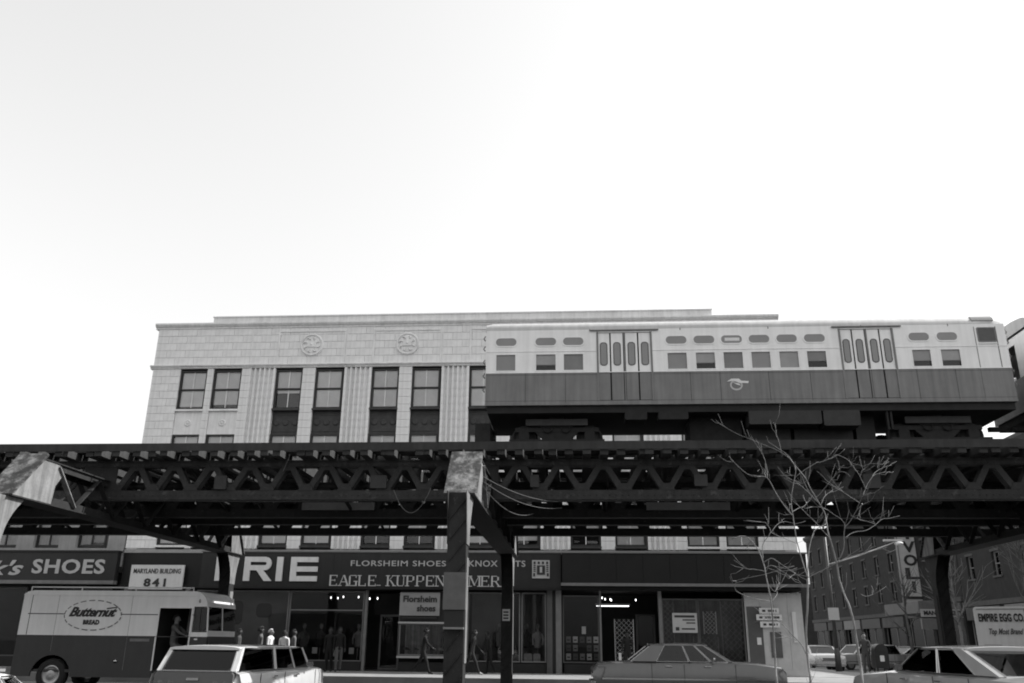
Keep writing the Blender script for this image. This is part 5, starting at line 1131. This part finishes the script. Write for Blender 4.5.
TREES = {
 'A': [
  ([(2.304,10.800,0.986),(2.323,10.877,1.198),(2.325,10.841,1.515),(2.307,10.745,1.861),(2.281,10.729,2.077),(2.266,10.817,2.346),(2.209,10.880,2.536),(2.079,10.826,2.650),(1.902,10.734,2.605)], 0.0257, 0.0057),
  ([(2.265,10.800,2.373),(2.274,10.817,2.501),(2.305,10.835,2.589),(2.396,10.852,2.705),(2.360,10.869,2.807),(2.302,10.887,2.830),(2.125,10.904,2.854)], 0.0143, 0.0050),
  ([(2.385,10.800,2.699),(2.411,10.583,2.631),(2.454,10.366,2.565)], 0.0086, 0.0043),
  ([(2.389,10.800,2.692),(2.496,10.912,2.802),(2.601,11.025,2.853),(2.713,11.137,2.853)], 0.0079, 0.0036),
  ([(2.267,10.800,2.331),(2.351,10.734,2.381),(2.429,10.667,2.320),(2.543,10.601,2.220),(2.682,10.534,2.121)], 0.0121, 0.0043),
  ([(2.273,10.800,2.261),(2.356,10.790,2.303),(2.474,10.780,2.233),(2.564,10.770,2.169)], 0.0100, 0.0043),
  ([(2.276,10.800,2.233),(2.169,10.794,2.252),(2.070,10.788,2.259),(2.013,10.782,2.272),(2.002,10.776,2.250)], 0.0107, 0.0057),
  ([(2.285,10.800,2.206),(2.403,10.713,2.227),(2.522,10.625,2.230),(2.567,10.538,2.196),(2.502,10.451,2.154)], 0.0086, 0.0043),
  ([(2.293,10.800,2.103),(2.414,10.984,2.010),(2.521,11.168,2.120)], 0.0100, 0.0050),
  ([(2.315,10.800,1.877),(2.416,10.880,1.977),(2.425,10.961,2.036),(2.487,11.041,2.120)], 0.0100, 0.0050),
  ([(2.308,10.800,1.890),(2.071,10.713,1.925),(1.920,10.626,1.974),(1.859,10.538,2.022),(1.872,10.451,2.097),(1.939,10.364,2.119)], 0.0086, 0.0043),
  ([(2.156,10.800,2.599),(2.119,10.846,2.561),(2.110,10.891,2.523)], 0.0071, 0.0043),
  ([(2.313,10.800,2.275),(2.448,10.566,2.176),(2.549,10.331,2.093)], 0.0071, 0.0036),
 ],
 'B': [
  ([(3.060,12.300,0.934),(3.073,12.377,1.175),(3.070,12.341,1.535),(3.102,12.245,1.898),(3.140,12.229,2.253)], 0.0279, 0.0186),
  ([(3.158,12.300,2.258),(3.118,12.338,2.498),(3.079,12.376,2.759),(3.075,12.414,3.025),(3.080,12.452,3.134),(3.086,12.489,3.363),(3.174,12.527,3.671),(3.211,12.565,3.832),(3.125,12.603,4.021),(3.017,12.641,4.121),(2.882,12.679,4.235)], 0.0186, 0.0057),
  ([(3.139,12.300,3.730),(3.136,12.384,3.873),(2.985,12.468,4.045),(2.640,12.553,4.235),(2.410,12.637,4.361),(2.203,12.721,4.531)], 0.0114, 0.0050),
  ([(2.968,12.300,3.996),(2.970,12.400,4.185),(2.966,12.501,4.313),(2.991,12.601,4.496)], 0.0071, 0.0043),
  ([(3.158,12.300,2.258),(3.215,12.387,2.534),(3.283,12.474,2.737),(3.381,12.561,2.929),(3.493,12.648,2.989),(3.606,12.736,3.051)], 0.0171, 0.0086),
  ([(3.297,12.300,2.909),(3.330,12.099,3.038),(3.382,11.897,3.151)], 0.0086, 0.0050),
  ([(3.166,12.300,2.273),(3.314,12.229,2.347),(3.461,12.158,2.421),(3.674,12.088,2.540),(3.822,12.017,2.643)], 0.0129, 0.0050),
  ([(3.035,12.300,1.295),(2.982,12.287,1.414),(2.895,12.274,1.503),(2.765,12.262,1.652),(2.630,12.249,1.742),(2.455,12.236,1.752)], 0.0171, 0.0071),
  ([(2.927,12.300,1.458),(2.815,12.201,1.501),(2.717,12.101,1.515)], 0.0086, 0.0043),
  ([(2.998,12.300,3.150),(2.878,12.284,3.331),(2.803,12.267,3.476),(2.728,12.251,3.622),(2.592,12.235,3.649),(2.457,12.218,3.667),(2.316,12.202,3.789),(2.201,12.186,3.925)], 0.0136, 0.0057),
  ([(3.031,12.300,3.113),(3.019,12.385,3.162)], 0.0136, 0.0136),
  ([(2.738,12.300,3.631),(2.767,12.401,3.776),(2.750,12.502,4.001),(2.717,12.603,4.127),(2.672,12.704,4.261)], 0.0086, 0.0043),
  ([(2.720,12.300,3.643),(2.790,12.729,3.792)], 0.0086, 0.0043),
  ([(3.034,12.300,3.150),(3.152,12.464,3.222),(3.296,12.627,3.284),(3.390,12.791,3.364)], 0.0093, 0.0050),
  ([(3.114,12.300,3.605),(3.151,12.132,3.526),(3.168,11.963,3.515)], 0.0071, 0.0043),
  ([(3.128,12.300,3.667),(3.118,12.532,3.718),(3.117,12.765,3.805)], 0.0071, 0.0043),
  ([(3.130,12.300,3.642),(3.265,12.312,3.744),(3.450,12.323,3.854),(3.503,12.335,3.861),(3.634,12.346,3.914),(3.766,12.358,3.967),(3.878,12.369,4.058)], 0.0114, 0.0057),
  ([(3.748,12.300,3.955),(3.819,12.228,3.901),(3.861,12.156,3.824),(3.937,12.083,3.637),(3.980,12.011,3.443)], 0.0100, 0.0057),
  ([(4.028,12.300,3.653),(4.070,12.337,3.739),(4.126,12.374,3.771)], 0.0071, 0.0043),
  ([(3.913,12.300,3.798),(3.760,11.863,3.790)], 0.0071, 0.0043),
 ],
 'C': [
  ([(3.510,11.600,0.969),(3.535,11.677,1.140),(3.515,11.641,1.308),(3.472,11.545,1.674),(3.444,11.529,1.844),(3.416,11.617,2.021),(3.395,11.680,2.202),(3.367,11.626,2.406),(3.310,11.534,2.607),(3.283,11.539,2.759),(3.298,11.634,2.939),(3.310,11.679,3.027),(3.246,11.609,3.132),(3.120,11.526,3.326),(3.075,11.552,3.482),(3.020,11.648,3.618),(2.965,11.674,3.707),(2.873,11.591,3.798)], 0.0279, 0.0057),
  ([(3.245,11.600,3.142),(3.174,11.675,3.258),(3.112,11.750,3.364),(3.004,11.825,3.496),(2.898,11.901,3.558)], 0.0107, 0.0050),
  ([(3.305,11.600,2.722),(3.159,11.513,2.868),(3.036,11.425,2.969),(2.913,11.338,3.069),(2.800,11.251,3.146)], 0.0114, 0.0050),
  ([(3.246,11.600,3.154),(3.353,11.734,3.291),(3.493,11.869,3.383)], 0.0093, 0.0050),
  ([(3.364,11.600,2.389),(3.441,11.543,2.549),(3.453,11.486,2.663),(3.441,11.429,2.725),(3.450,11.372,2.851),(3.398,11.315,2.921),(3.300,11.258,2.968),(3.162,11.201,3.049),(2.952,11.144,3.058)], 0.0129, 0.0050),
  ([(3.517,11.600,2.857),(3.570,11.486,2.933),(3.628,11.372,3.052),(3.676,11.259,3.102),(3.719,11.145,3.118)], 0.0100, 0.0057),
  ([(3.701,11.600,3.089),(3.727,11.544,3.168),(3.765,11.487,3.250),(3.852,11.431,3.282)], 0.0086, 0.0057),
  ([(3.501,11.600,2.722),(3.646,11.680,2.800),(3.832,11.760,2.837),(3.980,11.840,2.911),(4.109,11.920,3.003),(4.254,12.001,3.030),(4.407,12.081,3.072)], 0.0100, 0.0043),
  ([(3.912,11.600,2.892),(3.893,11.766,2.947),(3.836,11.932,2.993),(3.847,12.099,3.050)], 0.0079, 0.0043),
  ([(3.902,11.600,2.903),(3.745,11.177,2.903)], 0.0071, 0.0043),
  ([(3.745,11.600,3.176),(3.663,11.506,3.196),(3.449,11.413,3.318),(3.298,11.319,3.394),(3.202,11.225,3.457),(3.105,11.131,3.508)], 0.0093, 0.0050),
  ([(3.176,11.600,3.246),(3.245,11.585,3.290),(3.371,11.569,3.438),(3.444,11.554,3.517),(3.514,11.539,3.572),(3.587,11.523,3.558),(3.633,11.508,3.503)], 0.0086, 0.0050),
  ([(3.532,11.600,3.584),(3.441,11.256,3.595)], 0.0071, 0.0043),
  ([(3.802,11.600,3.268),(3.879,11.692,3.388),(4.021,11.784,3.558),(4.175,11.876,3.622),(4.325,11.968,3.651)], 0.0079, 0.0043),
  ([(3.953,11.600,3.519),(4.039,11.753,3.599),(4.193,11.906,3.688),(4.383,12.059,3.766)], 0.0071, 0.0043),
  ([(3.816,11.600,3.661),(3.848,11.559,3.653),(3.906,11.519,3.677),(4.015,11.478,3.660)], 0.0064, 0.0036),
  ([(3.360,11.600,2.404),(3.526,11.607,2.480),(3.776,11.613,2.542),(4.026,11.620,2.603)], 0.0079, 0.0043),
  ([(3.619,11.600,2.022),(3.689,11.648,1.996),(3.797,11.696,2.022)], 0.0071, 0.0043),
 ],
}
tree('leftmost thin bare sapling before the grey sedan', TREES['A'], bark, 4, 1)
tree('middle bare sapling forking before the shop corner', TREES['B'], bark, 4, 2)
tree('rightmost bare sapling with spreading crown before the mailbox', TREES['C'], bark, 4, 3)
def far_tree(label, x, y, h, seed, m=bark2):
    rnd = random.Random(seed); r = empty('bare_tree', (x, y, 0), 0, label, 'tree', 'bare trees along the side street'); 
    tr = MB().tube([(0,0,0), (.05,0,h*.3), (-.03,.05,h*.55), (.02,0,h*.8), (.0,0,h)], [.09, .075, .055, .03, .01], 7).build('trunk', m, r)
    for i in range(16):
        z = h*rnd.uniform(.3, .85); a = rnd.uniform(0, 6.28); ln = (h-z)*rnd.uniform(.45, .8); mb = MB()
        p = [Vector((0, 0, z))]; d = Vector((math.cos(a)*.7, math.sin(a)*.7, .7))
        for q in range(4): d = (d+Vector((rnd.uniform(-.25, .25), rnd.uniform(-.25, .25), rnd.uniform(-.1, .25)))).normalized(); p.append(p[-1]+d*ln/4)
        b = mb.tube(p, [.035, .028, .02, .013, .007], 5).build('branch', m, r)
        for q in range(5):
            s = p[1+q % 4]; dd = (d+Vector((rnd.uniform(-.9, .9), rnd.uniform(-.9, .9), rnd.uniform(-.5, .6)))).normalized()
            MB().tube([s, s+dd*ln*.2, s+dd*ln*.4+Vector((0, 0, .05))], [.012, .009, .005], 4).build('twig', m, b)
far_tree('pale bare street tree right of the dark column', 18.9, 46, 6.6, 5, bark); far_tree('bare street tree before the vertical theatre sign', 18.6, 52, 6., 6, bark2); far_tree('bare street tree above the egg truck', 20.5, 42, 7.2, 8, bark2)
